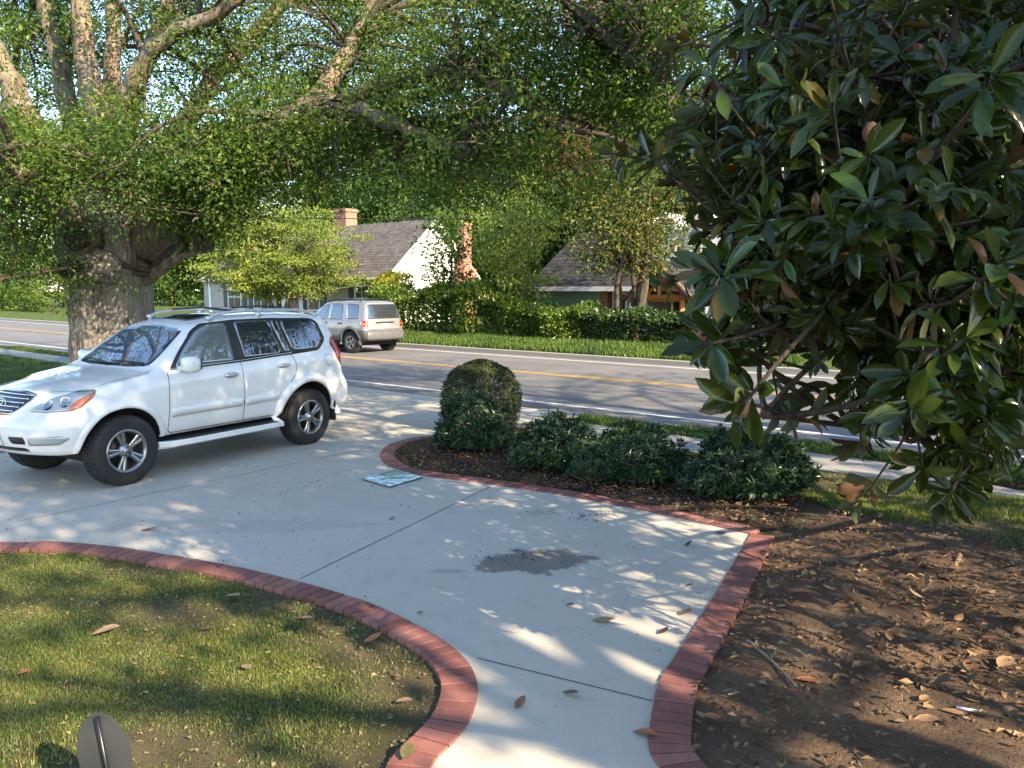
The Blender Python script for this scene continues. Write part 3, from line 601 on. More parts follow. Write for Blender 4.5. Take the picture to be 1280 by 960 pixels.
def wheel(root, x, y, z, R, w, spokes, rim_r, side, cfgm, twin):
    """tyre, rim and spokes; the outer face looks along +y*side"""
    wr = empty('wheel', (x, y, z)); wr.parent = root
    t = MB(); t.lathe([(rim_r, -w/2+.01), (rim_r+.03, -w/2), (R-.05, -w/2), (R-.012, -w/2+.02), (R, -w/2+.05), (R, w/2-.05), (R-.012, w/2-.02), (R-.05, w/2+.002), (rim_r+.035, w/2), (rim_r+.01, w/2-.008), (rim_r, w/2-.02)], 56)
    for k in range(72):                                       # tread blocks
        a = k*2*PI/72
        for yy in (-.075, -.025, .025, .075):
            rot = [[math.cos(a), 0, math.sin(a)], [0, 1, 0], [-math.sin(a), 0, math.cos(a)]]
            t.box((-.011, yy*w/.22-.018, R-.01), (.011, yy*w/.22+.018, R+.006), rot)
    tr = t.build('tyre', m_tyre, wr, True)
    b = MB(); b.lathe([(rim_r+.012, w/2-.012), (rim_r+.006, w/2+.003), (rim_r-.012, w/2+.001), (rim_r-.03, w/2-.03), (rim_r-.04, w/2-.12), (rim_r-.05, -w/2+.02)], 56)
    hub = .062; yf = w/2-.018
    b.lathe([(0, yf+.012), (hub*.55, yf+.012), (hub*.6, yf), (hub*1.25, yf-.004), (hub*1.4, yf-.05)], 30)
    for k in range(spokes):
        for dd in ((-.15, .15) if twin else (0,)):
            a = (k*2*PI/spokes)+dd*.9; a2 = (k*2*PI/spokes)+dd; w0, w1 = (.023, .027) if twin else (.030, .045)
            pin = np.array([math.cos(a)*hub*1.05, 0, math.sin(a)*hub*1.05]); po = np.array([math.cos(a2)*(rim_r-.015), 0, math.sin(a2)*(rim_r-.015)]); dr = po-pin; dr /= np.linalg.norm(dr); s = np.array([-dr[2], 0, dr[0]])
            V = []
            for p, ww, yy in ((pin, w0, yf-.002), ((pin+po)/2, w0*.95, yf+.004), (po, w1, yf+.008)):
                V += [p-s*ww+(0, yy-.012, 0), p-s*ww*.6+(0, yy, 0), p+s*ww*.6+(0, yy, 0), p+s*ww+(0, yy-.012, 0), p+s*ww*.9+(0, yy-.05, 0), p-s*ww*.9+(0, yy-.05, 0)]
            Fq = [[i*6+j, i*6+(j+1) % 6, (i+1)*6+(j+1) % 6, (i+1)*6+j] for i in range(2) for j in range(6)]; b.add(V, Fq)
    for k in range(6):
        a = k*PI/3+.3; b.tube([(math.cos(a)*.047, yf-.02, math.sin(a)*.047), (math.cos(a)*.047, yf+.012, math.sin(a)*.047)], .009, 8)
    rm = b.build('rim', cfgm, wr, True)
    dk = MB(); dk.lathe([(0, -.01), (rim_r-.045, -.01)], 40); dk.lathe([(0, .0), (rim_r*.72, .0), (rim_r*.72, -.01)], 40); dk.build('brake_disc', M('brake_disc_dark_iron', (.045, .043, .042), .5, .6), wr, True)  # dark metallic grey disc behind the spokes
    if side < 0: wr.rotation_euler = (0, 0, PI)
    return wr
def flare(c, ax, az, r, a0, a1, wid, lip, mat, name, side=1):
    """raised lip round a wheel arch, following the body side"""
    n = 30; V = []; prof = [(0, -.004), (.004, lip*.8), (wid*.3, lip), (wid*.75, lip*.75), (wid, -.003)]
    for i in range(n+1):
        a = math.radians(a0+(a1-a0)*i/n)
        for k, (dr, dy) in enumerate(prof):
            x, z = ax+math.cos(a)*(r+.002+dr), az+math.sin(a)*(r+.002+dr); p, nn = c.hit((ax+math.cos(a)*(r+.03+dr), 3*side, az+math.sin(a)*(r+.03+dr)), (0, -side, 0)); V.append((x, p.y+side*dy, z))
    m = len(prof); F = [[i*m+j, i*m+j+1, (i+1)*m+j+1, (i+1)*m+j] for i in range(n) for j in range(m-1)]
    F += [[i*m, (i+1)*m, (n+1)*m+i+1, (n+1)*m+i] for i in range(n)]; V += [(V[i*m][0], V[i*m][1]-side*.05, V[i*m][2]) for i in range(n+1)]
    return mk(name, V, F, mat, c.root, True)

# ---- white SUV on the driveway
fwp, rwp = U(157, 606), U(381, 556); H = unit((fwp-rwp)[None])[0]; Lv = np.array([-H[1], H[0], 0]); O = (fwp+rwp)/2-Lv*.80
root = tag(empty('parked_suv', (O[0], O[1], .02), math.atan2(H[1], H[0])), 'large white SUV with roof rails parked on the concrete driveway', 'car')
sm = lambda t: np.clip(t, 0, 1)**2*(3-2*np.clip(t, 0, 1))
def warp_w(V):
    V = V.copy(); x, y, z = V[:, 0].copy(), V[:, 1], V[:, 2]; a = np.abs(y)/.93
    wf = sm((x-1.35)/.65); V[:, 0] += wf*(np.interp(z, [.40, .5, .62, .76, .84, .90, 1.0, 1.06, 1.12], [.22, .32, .36, .36, .32, .20, .15, .10, .02])-.40*a**3.6)
    V[:, 1] *= 1-.05*wf
    wr = sm((-x-1.55)/.4); V[:, 0] -= wr*(np.interp(z, [.42, .52, .84, .90, 1.0, 1.3, 1.5, 1.72, 1.80], [.33, .39, .40, .24, .23, .22, .15, .05, .0])-.13*a**4)
    return V
cfg = dict(xr=-1.95, xf=2.0, W=.94, tuck=.075, tumble=.34, axf=1.40, axr=-1.38, az=.395, rf=.475, rr=.50, extra=[1.02, .98, .32, .26], warp=warp_w,
    zt=[(2.0, 1.08), (1.85, 1.12), (1.5, 1.17), (1.05, 1.235), (.98, 1.27), (.34, 1.715), (.22, 1.765), (-.2, 1.838), (-.9, 1.862), (-1.6, 1.848), (-1.95, 1.80)],
    zs=[(2.0, 1.02), (1.6, 1.09), (1.0, 1.195), (.7, 1.22), (-.3, 1.26), (-1.1, 1.30), (-1.95, 1.33)],
    zb=[(2.0, .42), (1.75, .42), (.95, .455), (-1.0, .455), (-1.95, .46)], hw=[(2.0, .92), (1.7, .935), (1.4, .945), (.85, .925), (-.8, .925), (-1.38, .945), (-1.95, .905)])
c = Car(cfg, root, m_white_p); c.loft(); LFT = (0, -1, 0); y3 = lambda q: [(a, 3, b) for a, b in q]
for sgn, dv in ((1, (0, -1, 0)), (-1, (0, 1, 0))):
    yy = lambda q: [(a, 3*sgn, b) for a, b in q]
    fr = c.decal('window_surround', yy([(.79, 1.235), (.60, 1.44), (.33, 1.675), (.17, 1.745), (-.28, 1.78), (-.9, 1.785), (-1.62, 1.765), (-1.74, 1.72), (-1.80, 1.46), (-1.62, 1.318), (-1.1, 1.292), (-.25, 1.25), (.5, 1.232)]), dv, m_blk, .006, rnd=.06, res=.035)
    c.decal('front_door_window', yy([(.71, 1.262), (.54, 1.45), (.30, 1.655), (.15, 1.72), (-.17, 1.75), (-.15, 1.275)]), dv, m_glassl, .011, res=.04, rnd=.05)
    c.decal('rear_door_window', yy([(-.33, 1.285), (-.30, 1.757), (-.86, 1.755), (-.96, 1.315)]), dv, m_glass, .011, res=.04, rnd=.04)
    c.decal('quarter_light', yy([(-1.0, 1.318), (-.90, 1.755), (-1.0, 1.755), (-1.10, 1.322)]), dv, m_glass, .011, res=.04, rnd=.02)
    c.decal('rear_side_window', yy([(-1.14, 1.325), (-1.05, 1.753), (-1.58, 1.74), (-1.69, 1.69), (-1.755, 1.47), (-1.60, 1.345)]), dv, m_glass, .011, res=.04, rnd=.07)
    c.decal('belt_trim', yy([(.80, 1.234), (-.25, 1.262), (-1.1, 1.305), (-1.1, 1.318), (-.25, 1.275), (.78, 1.25)]), dv, m_chrome, .013, res=.06, dens=.06)
    for q in ([(.82, 1.21), (.84, .9), (.84, .52), (.78, .49)], [(-.235, 1.25), (-.25, .9), (-.26, .49)], [(-1.085, 1.29), (-1.14, 1.16), (-1.12, 1.02), (-1.03, .92)], [(.8, .495), (-.26, .495), (-.82, .495)]):
        c.seam(yy(q), dv, .009)
    for x0, x1 in ((.815, -.245), (-.275, -.86)):
        c.decal('side_moulding', yy([(x0, .69), (x0, .785), (x1, .835 if x1 < -.5 else .80), (x1+.02, .70 if x1 > -.5 else .715)]), dv, m_white_p, .016, rnd=.015, res=.06)
    for hx, hz in ((-.06, 1.105), (-.93, 1.155)):
        cup = c.decal('door_handle_cup', yy([(hx-.09, hz-.032), (hx+.10, hz-.036), (hx+.09, hz+.034), (hx-.08, hz+.034)]), dv, M('white_recess', (.55, .55, .55), .5), .003, rnd=.04)
        p, nn = c.hit((hx, 3*sgn, hz), dv); pts = smooth_line([(hx+.105, p.y-sgn*.002, hz-.004), (hx+.07, p.y+sgn*.03, hz), (hx, p.y+sgn*.038, hz+.002), (hx-.07, p.y+sgn*.032, hz+.004), (hx-.10, p.y-sgn*.002, hz+.004)], 4)
        c.bar('door_handle', pts, .0145, m_chrome)
    flare(c, 1.40, .395, .475, 4, 172, .075, .022, m_white_p, 'wheel_arch_trim', sgn); flare(c, -1.38, .395, .50, -6, 182, .12, .038, m_white_p, 'wheel_arch_trim', sgn)
    # running board
    mb = MB(); ya, yb_ = .84*sgn, .99*sgn
    prof = [(.80, .40), (.965, .415), (.99, .40), (.985, .35), (.93, .325), (.80, .33)]
    xs = [.98, .88, .80, -.70, -.80, -.86]; sc = [.35, .9, 1, 1, .9, .4]; V = []
    for x, q in zip(xs, sc):
        V += [(x, sgn*(.82+(yv-.82)*q), z) for yv, z in prof]
    k = len(prof); Fq = [[i*k+j, (i+1)*k+j, (i+1)*k+(j+1) % k, i*k+(j+1) % k] for i in range(len(xs)-1) for j in range(k)]
    if sgn < 0: Fq = [f[::-1] for f in Fq]
    mb.add(V, Fq); rb = mb.build('running_board', m_white_p, root, False)
    mb = MB(); V = [(.80, .83*sgn, .418), (-.74, .83*sgn, .418), (-.74, .968*sgn, .427), (.74, .968*sgn, .427)]; mb.add(V+[(a, b, z-.02) for a, b, z in V], [[0, 1, 2, 3], [0, 1, 5, 4], [2, 3, 7, 6], [3, 0, 4, 7], [1, 2, 6, 5]]); mb.build('step_pad', m_blk, rb)
    # mirror
    b = bmesh.new(); bmesh.ops.create_cube(b, size=1); bmesh.ops.subdivide_edges(b, edges=b.edges, cuts=3, use_grid_fill=True)
    for v in b.verts:
        x, y, z = v.co; r = math.sqrt(max(1e-6, (2*x)**4+(2*y)**4+(2*z)**4))**.5; v.co = Vector((x/r, y/r, z/r)); v.co = Vector((v.co.x*.17+(-.05 if v.co.x < 0 else 0)*0, v.co.y*.25, v.co.z*.20*(1 if v.co.y*sgn > 0 else .9)))
    mm = bpy.data.meshes.new('mirror'); b.to_mesh(mm); b.free(); mm.materials.append(m_white_p); [setattr(p, 'use_smooth', True) for p in mm.polygons]; mi = bpy.data.objects.new('mirror', mm); COL.objects.link(mi); mi.parent = root; mi.location = (.62, 1.035*sgn, 1.30); mi.rotation_euler = (0, 0, -.12*sgn)
    mg = MB(); mg.box((-.006, -.095, -.06), (0, .095, .06)); g_ = mg.build('mirror_glass', m_glass, mi); g_.location = (-.088, 0, 0)
    c.bar('mirror_arm', [(.06, -.195*sgn, -.065), (.02, -.075*sgn, -.04)], [.045, .03], m_white_p, mi)
    # roof rail with feet
    rp = smooth_line([(.02, .60*sgn, 1.80), (-.12, .605*sgn, 1.858), (-.4, .61*sgn, 1.888), (-.8, .61*sgn, 1.897), (-1.4, .605*sgn, 1.888), (-1.68, .60*sgn, 1.855), (-1.84, .595*sgn, 1.80)], 6)
    rr_ = c.bar('roof_rail', rp, np.interp(np.arange(len(rp)), [0, 4, len(rp)-5, len(rp)-1], [.04, .02, .02, .04]), m_rail); c.bar('rail_foot', [(-.78, .60*sgn, 1.80), (-.78, .608*sgn, 1.885)], [.05, .03], m_rail, rr_)
    # lamps
    hl = c.decal('headlight', [(2.17, .44*sgn, .893), (2.13, .50*sgn, .945), (2.0, .62*sgn, 1.03), (1.86, .76*sgn, 1.082), (1.73, .88*sgn, 1.095), (1.77, .90*sgn, 1.03), (1.88, .88*sgn, .93), (1.96, .84*sgn, .895), (2.1, .62*sgn, .885)], (-.8, -.6*sgn, 0), m_lamp, .010, rnd=.025, res=.035)
    c.decal('turn_signal', [(1.745, .885*sgn, 1.075), (1.775, .90*sgn, 1.03), (1.885, .885*sgn, .93), (1.945, .855*sgn, .905), (2.0, .80*sgn, .905), (1.88, .82*sgn, 1.0)], (-.8, -.6*sgn, 0), m_amber, .014, hl, rnd=.012, res=.03)
    for (qx, qy, qz, rr_) in ((2.06, .60, .955, .052), (1.93, .71, .985, .058)):
        cir = [(qx-.6*rr_*math.cos(a), (qy+.8*rr_*math.cos(a))*sgn, qz+rr_*math.sin(a)) for a in np.linspace(0, 2*PI, 16, endpoint=False)]; rg = c.decal('reflector', cir, (-.8, -.6*sgn, 0), m_chrome, .0125, hl, res=.03, dens=.02)
        cir = [(qx-.6*.6*rr_*math.cos(a), (qy+.6*.8*rr_*math.cos(a))*sgn, qz+.6*rr_*math.sin(a)) for a in np.linspace(0, 2*PI, 16, endpoint=False)]; c.decal('bulb_housing', cir, (-.8, -.6*sgn, 0), m_glassl, .0145, hl, res=.02, dens=.015)
    c.decal('fog_light', [(2.22, .50*sgn, .545), (2.22, .50*sgn, .635), (2.0, .76*sgn, .645), (1.94, .82*sgn, .615), (2.02, .75*sgn, .55)], (-.85, -.52*sgn, 0), m_lamp, .007, rnd=.02, res=.035)
    c.decal('bumper_slot', [(2.3, .29*sgn, .56), (2.3, .27*sgn, .635), (2.24, .475*sgn, .635), (2.24, .475*sgn, .555)], (-1, -.2*sgn, 0), m_blk, .004, rnd=.015, res=.04)
    c.decal('tail_light', [(-2.02, .9*sgn, 1.50), (-1.93, .92*sgn, 1.40), (-1.98, .94*sgn, 1.18), (-2.04, .92*sgn, 1.08), (-2.12, .80*sgn, 1.08), (-2.14, .70*sgn, 1.2), (-2.10, .68*sgn, 1.46)], (.6, -.8*sgn, 0), m_red, .012, rnd=.03, res=.035)
    # mud flap and fuel door
    mb = MB(); mb.box((-1.905, (.70 if sgn > 0 else -.90), .27), (-1.88, (.90 if sgn > 0 else -.70), .56)); mb.build('mud_flap', m_blk, root)
    for ax in (1.40, -1.38): wheel(root, ax, .80*sgn, .388-.02+.02, .388, .255, 5, .235, sgn, m_alloy, True)
fd = [(-1.78+.09*math.cos(a), 3, 1.17+.085*math.sin(a)) for a in np.linspace(0, 2*PI, 20)]; c.seam(fd, LFT, .006, 'fuel_door_seam')
# windscreen, sunroof, wipers, hood lines
DN = (-.45, 0, -.9)
c.decal('windscreen', [(1.02, .0, 1.28), (1.0, .4, 1.28), (.95, .64, 1.275), (.90, .70, 1.27), (.66, .66, 1.46), (.41, .585, 1.68), (.365, .54, 1.705), (.33, 0, 1.722), (.365, -.54, 1.705), (.41, -.585, 1.68), (.66, -.66, 1.46), (.90, -.70, 1.27), (.95, -.64, 1.275), (1.0, -.4, 1.28)], DN, m_wind, .005, res=.07, rnd=.03)
for yy0, yy1 in ((.60, .08), (-.02, -.56)):
    q = [(1.0-(abs(yq)*.1), yq, 1.3) for yq in np.linspace(yy0, yy1, 8)]; pts = [list(c.hit((a, b, 2.5), (0, 0, -1))[0]+Vector((-.01, 0, .022+.03*k/8))) for k, (a, b, _) in enumerate(q)]; c.bar('wiper', pts, .012, m_blk)
c.decal('sunroof', [(.17, .42, 1.8), (.17, -.42, 1.8), (-.38, -.42, 1.85), (-.38, .42, 1.85)], (0, 0, -1), m_glass, .006, rnd=.06, res=.08)
for a_, b_ in ((-.35, 1.93), (-1.35, 1.93)): c.bar('roof_crossbar', [(a_, -.61, 1.90), (a_, 0, 1.935), (a_, .61, 1.90)], .014, m_blk)
for sgn in (1, -1): c.seam([(.98, .80*sgn, 3), (1.5, .78*sgn, 3), (1.8, .70*sgn, 3), (1.98, .50*sgn, 3)], (0, 0, -1), .008, 'hood_seam')
# grille with bars and emblem, bumper, plate, rear window
gp = [(2.4, .40, 1.045), (2.4, .335, .94), (2.4, .26, .865), (2.4, -.26, .865), (2.4, -.335, .94), (2.4, -.40, 1.045), (2.4, -.2, 1.07), (2.4, .2, 1.07)]
c.decal('grille_surround', [(p[0], p[1]*1.10, .967+(p[2]-.967)*1.16) for p in gp], (-1, 0, 0), m_chrome, .004, rnd=.05, res=.05)
gr = c.decal('grille', gp, (-1, 0, 0), M('navy_black_grille', (.010, .012, .03), .35), .008, rnd=.04, res=.05)
for z in (.895, .935, .975, 1.015, 1.052):
    w = np.interp(z, [.865, .94, 1.07], [.26, .335, .40])-.02; pts = [list(c.hit((4, yq, z), (-1, 0, 0))[0]+Vector((.016, 0, 0))) for yq in np.linspace(-w, w, 9)]; c.bar('grille_bar', pts, .008, m_chrome, gr)
p, nn = c.hit((4, 0, .965), (-1, 0, 0)); ring = [(p.x+.03, .066*math.cos(a), .965+.046*math.sin(a)) for a in np.linspace(0, 2*PI, 25)]; em = c.bar('emblem', ring, .0075, m_chrome, gr)
c.bar('emblem_letter', [(p.x+.032, .02, .998), (p.x+.032, -.022+.02, .942), (p.x+.032, -.05, .945)], .007, m_chrome, em)
c.decal('licence_plate', [(2.5, .16, .53), (2.5, .16, .67), (2.5, -.16, .67), (2.5, -.16, .53)], (-1, 0, 0), m_plate, .010, rnd=.01, res=.06)
c.decal('lower_intake', [(2.5, .5, .475), (2.5, .45, .515), (2.5, -.45, .515), (2.5, -.5, .475)], (-1, 0, 0), m_blk, .003, rnd=.02)
c.decal('rear_window', [(-3, .60, 1.36), (-3, .52, 1.72), (-3, -.52, 1.72), (-3, -.60, 1.36)], (1, 0, 0), m_glass, .006, rnd=.06)
mb = MB(); mb.box((-1.75, -.72, .30), (1.75, .72, .415)); mb.build('underbody', m_well, root)

# ---- silver SUV on the street
fw = U(441, 441, RZ); sfw = np.array([*fw[:2]]); s0 = sfw@UX; n0 = sfw@NX
hd = -UX; root = tag(empty('street_suv', (*(sfw+hd*1.30-np.array([-hd[1], hd[0]])*.74), RZ), math.atan2(hd[1], hd[0])), 'silver SUV with dark grey lower cladding driving on the street', 'car'); root.scale = (1.075,)*3
def warp_s(V):
    V = V.copy(); x, y, z = V[:, 0].copy(), V[:, 1], V[:, 2]; a = np.abs(y)/.88
    wf = sm((x-1.3)/.5); V[:, 0] += wf*(np.interp(z, [.4, .55, .75, .9, 1.0], [.2, .3, .3, .2, .1])-.3*a**4)
    wr = sm((-x-1.5)/.35); V[:, 0] -= wr*(np.interp(z, [.42, .5, .74, .79, 1.1, 1.5, 1.72], [.27, .32, .33, .21, .20, .09, .0])-.10*a**4); return V
cfg = dict(xr=-1.85, xf=1.9, W=.885, tumble=.25, axf=1.30, axr=-1.30, az=.36, rf=.43, rr=.43, extra=[.95, .25], warp=warp_s,
    zt=[(1.9, .96), (1.3, 1.06), (.95, 1.10), (.25, 1.64), (.1, 1.68), (-.8, 1.71), (-1.7, 1.70), (-1.85, 1.68)], zs=[(1.9, .90), (1, 1.03), (-.2, 1.07), (-1.85, 1.09)],
    zb=[(1.9, .40), (-1.0, .36), (-1.85, .42)], hw=[(1.9, .84), (1.3, .885), (-1.3, .885), (-1.85, .86)])
c = Car(cfg, root, m_silver); c.loft()
for sgn, dv in ((1, (0, -1, 0)), (-1, (0, 1, 0))):
    yy = lambda q: [(a, 3*sgn, b) for a, b in q]
    c.decal('front_door_window', yy([(.78, 1.075), (.30, 1.55), (.16, 1.60), (-.05, 1.61), (-.03, 1.085)]), dv, m_glass, .006, rnd=.05)
    c.decal('rear_door_window', yy([(-.16, 1.09), (-.17, 1.615), (-.72, 1.615), (-.80, 1.58), (-.86, 1.095)]), dv, m_glass, .006, rnd=.05)
    c.decal('rear_side_window', yy([(-1.13, 1.115), (-.96, 1.56), (-1.0, 1.615), (-1.58, 1.60), (-1.66, 1.13)]), dv, m_glass, .006, rnd=.06)
    c.decal('lower_cladding', yy([(.85, .40), (.85, .60), (-.80, .60), (-.80, .40)]), dv, m_greyclad, .014, rnd=.02)
    c.decal('rear_cladding', yy([(-1.72, .44), (-1.72, .77), (-2.15, .77), (-2.15, .44)]), dv, m_greyclad, .012, rnd=.02)
    flare(c, 1.30, .36, .43, -8, 190, .10, .035, m_greyclad, 'wheel_arch_trim', sgn); flare(c, -1.30, .36, .43, -10, 188, .11, .035, m_greyclad, 'wheel_arch_trim', sgn)
    for q in ([(.80, 1.05), (.82, .6)], [(-.10, 1.62), (-.10, .6)], [(-.90, 1.08), (-.93, .8)]): c.seam(yy(q), dv, .012)
    for hx in (-.0, -.80):
        p, nn = c.hit((hx-.0, 3*sgn, .97), dv); c.bar('door_handle', smooth_line([(hx+.1, p.y, .97), (hx, p.y+.04*sgn, .975), (hx-.1, p.y, .97)], 4), .02, m_blk)
    tl = c.decal('tail_light', [(-1.93, .86*sgn, .83), (-1.86, .87*sgn, .90), (-1.86, .87*sgn, 1.08), (-2.04, .74*sgn, 1.08), (-2.05, .72*sgn, .83)], (.7, -.7*sgn, 0), m_red, .012, rnd=.02, res=.035)
    c.decal('tail_light_lens', [(-1.93, .86*sgn, .93), (-1.93, .86*sgn, 1.0), (-2.04, .74*sgn, 1.0), (-2.05, .73*sgn, .93)], (.7, -.7*sgn, 0), m_amber, .016, tl, rnd=.01, res=.03); c.decal('reversing_lens', [(-1.93, .86*sgn, .835), (-1.93, .86*sgn, .86), (-2.04, .74*sgn, .86), (-2.05, .73*sgn, .835)], (.7, -.7*sgn, 0), m_lamp, .016, tl, rnd=.005, res=.03)
    c.bar('roof_rail', smooth_line([(.1, .60*sgn, 1.67), (0, .60*sgn, 1.735), (-.8, .60*sgn, 1.76), (-1.5, .60*sgn, 1.735), (-1.6, .60*sgn, 1.68)], 4), .02, m_blk)
    for ax in (1.30, -1.30): wheel(root, ax, .755*sgn, .36, .36, .235, 5, .205, sgn, m_alloy, False)
for xq in (-.35, -1.15): c.bar('roof_crossbar', [(xq, -.6, 1.745), (xq, 0, 1.765), (xq, .6, 1.745)], .02, m_blk)
fd = [(-1.28+.10*math.cos(a), 3, .96+.10*math.sin(a)) for a in np.linspace(0, 2*PI, 20)]; c.seam(fd, LFT, .008, 'fuel_door_seam')
BK = (1, 0, 0)
c.decal('rear_window', [(-3, .70, 1.13), (-3, .60, 1.60), (-3, -.60, 1.60), (-3, -.70, 1.13)], BK, m_glass, .006, rnd=.06)
c.decal('rear_bumper', [(-3, .80, .45), (-3, .80, .76), (-3, -.80, .76), (-3, -.80, .45)], BK, m_greyclad, .022, rnd=.04)
c.decal('tailgate_recess', [(-3, .40, .985), (-3, .40, 1.03), (-3, -.40, 1.03), (-3, -.40, .985)], BK, m_blk, .01, rnd=.015); c.decal('licence_plate', [(-3, .17, .83), (-3, .17, .96), (-3, -.17, .96), (-3, -.17, .83)], BK, m_plate, .008, rnd=.01)
c.seam([(-3, .68, .79), (-3, .70, 1.05), (-3, .58, 1.66), (-3, -.58, 1.66), (-3, -.70, 1.05), (-3, -.68, .79), (-3, .68, .79)], BK, .012, 'tailgate_seam')
c.decal('windscreen', [(.95, .0, 1.14), (.90, .62, 1.14), (.35, .55, 1.58), (.30, 0, 1.61), (.35, -.55, 1.58), (.90, -.62, 1.14)], (-.5, 0, -.85), m_wind, .005, res=.08, rnd=.03)
mb = MB(); mb.box((-1.7, -.70, .26), (1.7, .70, .40)); mb.build('underbody', m_well, root)
# ------------------------------------------------------------------ trees
m_oakbark = bark('oak_bark', (.065, .055, .046), (.31, .265, .215), 7, .9, 1.0, (.30, .28, .24))
m_limb = bark('oak_limb_bark', (.055, .044, .034), (.25, .195, .14), 5, 1.2, .8, (.32, .30, .26))
m_darkbark = bark('dark_bark', (.03, .025, .02), (.10, .08, .062), 8, 1.5, .7)
m_oakleaf = leafmat('oak_leaves', [(.04, .095, .018), (.07, .145, .024), (.12, .20, .03), (.20, .265, .045)], .52, .45, clump=.45)
m_bgleaf = leafmat('background_leaves', [(.055, .115, .018), (.095, .165, .024), (.15, .22, .035), (.22, .26, .05)], .45, .55, clump=.25)
m_bgleaf2 = leafmat('dark_background_leaves', [(.045, .10, .02), (.075, .15, .028), (.13, .21, .04)], .45, .55, clump=.25)
m_yel = leafmat('yellow_green_leaves', [(.12, .20, .03), (.18, .27, .04), (.26, .32, .06), (.24, .23, .08)], .4, .55, clump=.6)
m_myrtle = leafmat('autumn_leaves', [(.05, .10, .02), (.10, .16, .03), (.17, .20, .04), (.26, .16, .05)], .4, .55, clump=.6)
m_deadtw = leafmat('dead_leaves', [(.13, .05, .03), (.22, .09, .05), (.28, .14, .08)], .2, .8)

def cluster_leaves(C, per, rad, L, flat=.65, wide=.42, up=.6, outward=None):
    n = len(C)*per; c = np.repeat(C, per, 0); off = rng.standard_normal((n, 3))*(rad, rad, rad*flat)*.6; Pt = c+off
    N = rng.standard_normal((n, 3))*.8+(0, 0, up); D = off*.8/rad+rng.standard_normal((n, 3))*.6+(0, 0, -.25)
    l = L*rng.uniform(.6, 1.3, n); return leaves(Pt, D, N, l, l*wide*rng.uniform(.8, 1.2, n), rng.uniform(0, .14), .1)
def bough(mb, a, b, r0, sag=.12, seg=5, wob=.1, n=7):
    a, b = np.asarray(a, float), np.asarray(b, float); L = np.linalg.norm(b-a); t = np.linspace(0, 1, n)[:, None]; w = rng.standard_normal((3, 3))*wob*L*.4
    p = a+(b-a)*t+np.array([0, 0, 1.])*(sag*L*4*t*(1-t))+w[0]*np.sin(PI*t)+w[1]*.5*np.sin(2*PI*t); mb.tube(p, r0*(1-.8*t[:, 0])+.004, seg, cap=False); return p

# ---- the big oak
D0 = 16.0
def on(x, y, d): return at(x, y, d)
base = at(139, 361, D0); base[2] = 0; tx, ty = base[0], base[1]
oak = tag(empty('oak_tree', (tx, ty, 0)), 'huge old oak with thick grey trunk and burls behind the white SUV', 'tree'); OFF = base
def loc(p): return np.asarray(p)-OFF
# trunk: rows up the height with ridged bark
seg, rows = 110, 90; zs = np.linspace(-.25, 4.15, rows); V = []
for z in zs:
    r = np.interp(z, [-.3, 0, .35, .8, 1.6, 2.3, 2.9, 3.5, 4.2], [1.2, 1.0, .87, .79, .75, .77, .83, .80, .5]); th = np.arange(seg)*2*PI/seg
    q = np.c_[np.cos(th)*2.2, np.full(seg, z*.35)]; q2 = np.c_[np.sin(th)*2.2, np.full(seg, z*.35+7)]
    big = (vnoise(q+5, 1.1)+vnoise(q2+5, 1.1))*.09*(1+.8*max(0, .8-z)); rid = np.abs(vnoise(np.c_[th*9, np.full(seg, z*.9)+vnoise(q, 2)*.6]+3, 1))+np.abs(vnoise(np.c_[th*20, np.full(seg, z*1.8)]+9, 1))*.5
    rr = r*(1+big)+.055*rid-.03; lx = np.interp(z, [0, 2.6, 4.2], [0, -.03, -.1]); V.append(np.c_[np.cos(th)*rr+lx, np.sin(th)*rr, np.full(seg, z)])
i = np.arange(rows-1)[:, None]*seg; j = np.arange(seg)[None]; k = (j+1) % seg
trunk = mk('trunk', np.concatenate(V), [np.stack([i+j, i+k, i+seg+k, i+seg+j], -1).reshape(-1, 4), np.array([[(rows-1)*seg+q for q in range(seg)]])], m_oakbark, oak, True)
# burls: cut branch stubs and swollen bark
def blob(name, c, r, mat, parent, sx=(1, 1, 1), amp=.25, fr=2.2):
    b = bmesh.new(); bmesh.ops.create_icosphere(b, subdivisions=4, radius=1); 
    for v in b.verts:
        d = v.co.copy(); q = np.array([[d.x+d.z*.7, d.y-d.z*.5]])+c[0]; f = 1+amp*vnoise(q+10, fr)[0]+amp*.4*vnoise(q+4, fr*3)[0]; v.co = Vector((d.x*r*sx[0]*f, d.y*r*sx[1]*f, d.z*r*sx[2]*f))
    me = bpy.data.meshes.new(name); b.to_mesh(me); b.free(); me.materials.append(mat); [setattr(p, 'use_smooth', True) for p in me.polygons]; o = bpy.data.objects.new(name, me); COL.objects.link(o); o.parent = parent; o.location = c; return o
blob('burl', loc(at(127, 333, 15.15)), .34, m_oakbark, trunk, (1.15, .8, .85)); blob('burl', loc(at(106, 320, 15.1)), .30, m_oakbark, trunk, (1.2, .8, .7))
m_stub = M('dark_weathered_wood', (.028, .023, .02), .95, var=.4, bmp=.6, bscale=20)
for (x, y, d, r, ln) in ((96, 298, 14.75, .24, .45), (86, 334, 14.85, .20, .5)):
    mb = MB(); c0 = loc(at(x, y, d)); c1 = loc(at(x+16, y+2, d+ln)); mb.tube([c1, (c0+c1)/2, c0], [r*1.25, r*1.1, r], 18, .05); sb_ = mb.build('branch_stub', m_limb, trunk, True)
    blob('stub_face', c0, r*.98, m_stub, sb_, (1, .35, 1), .12, 3)
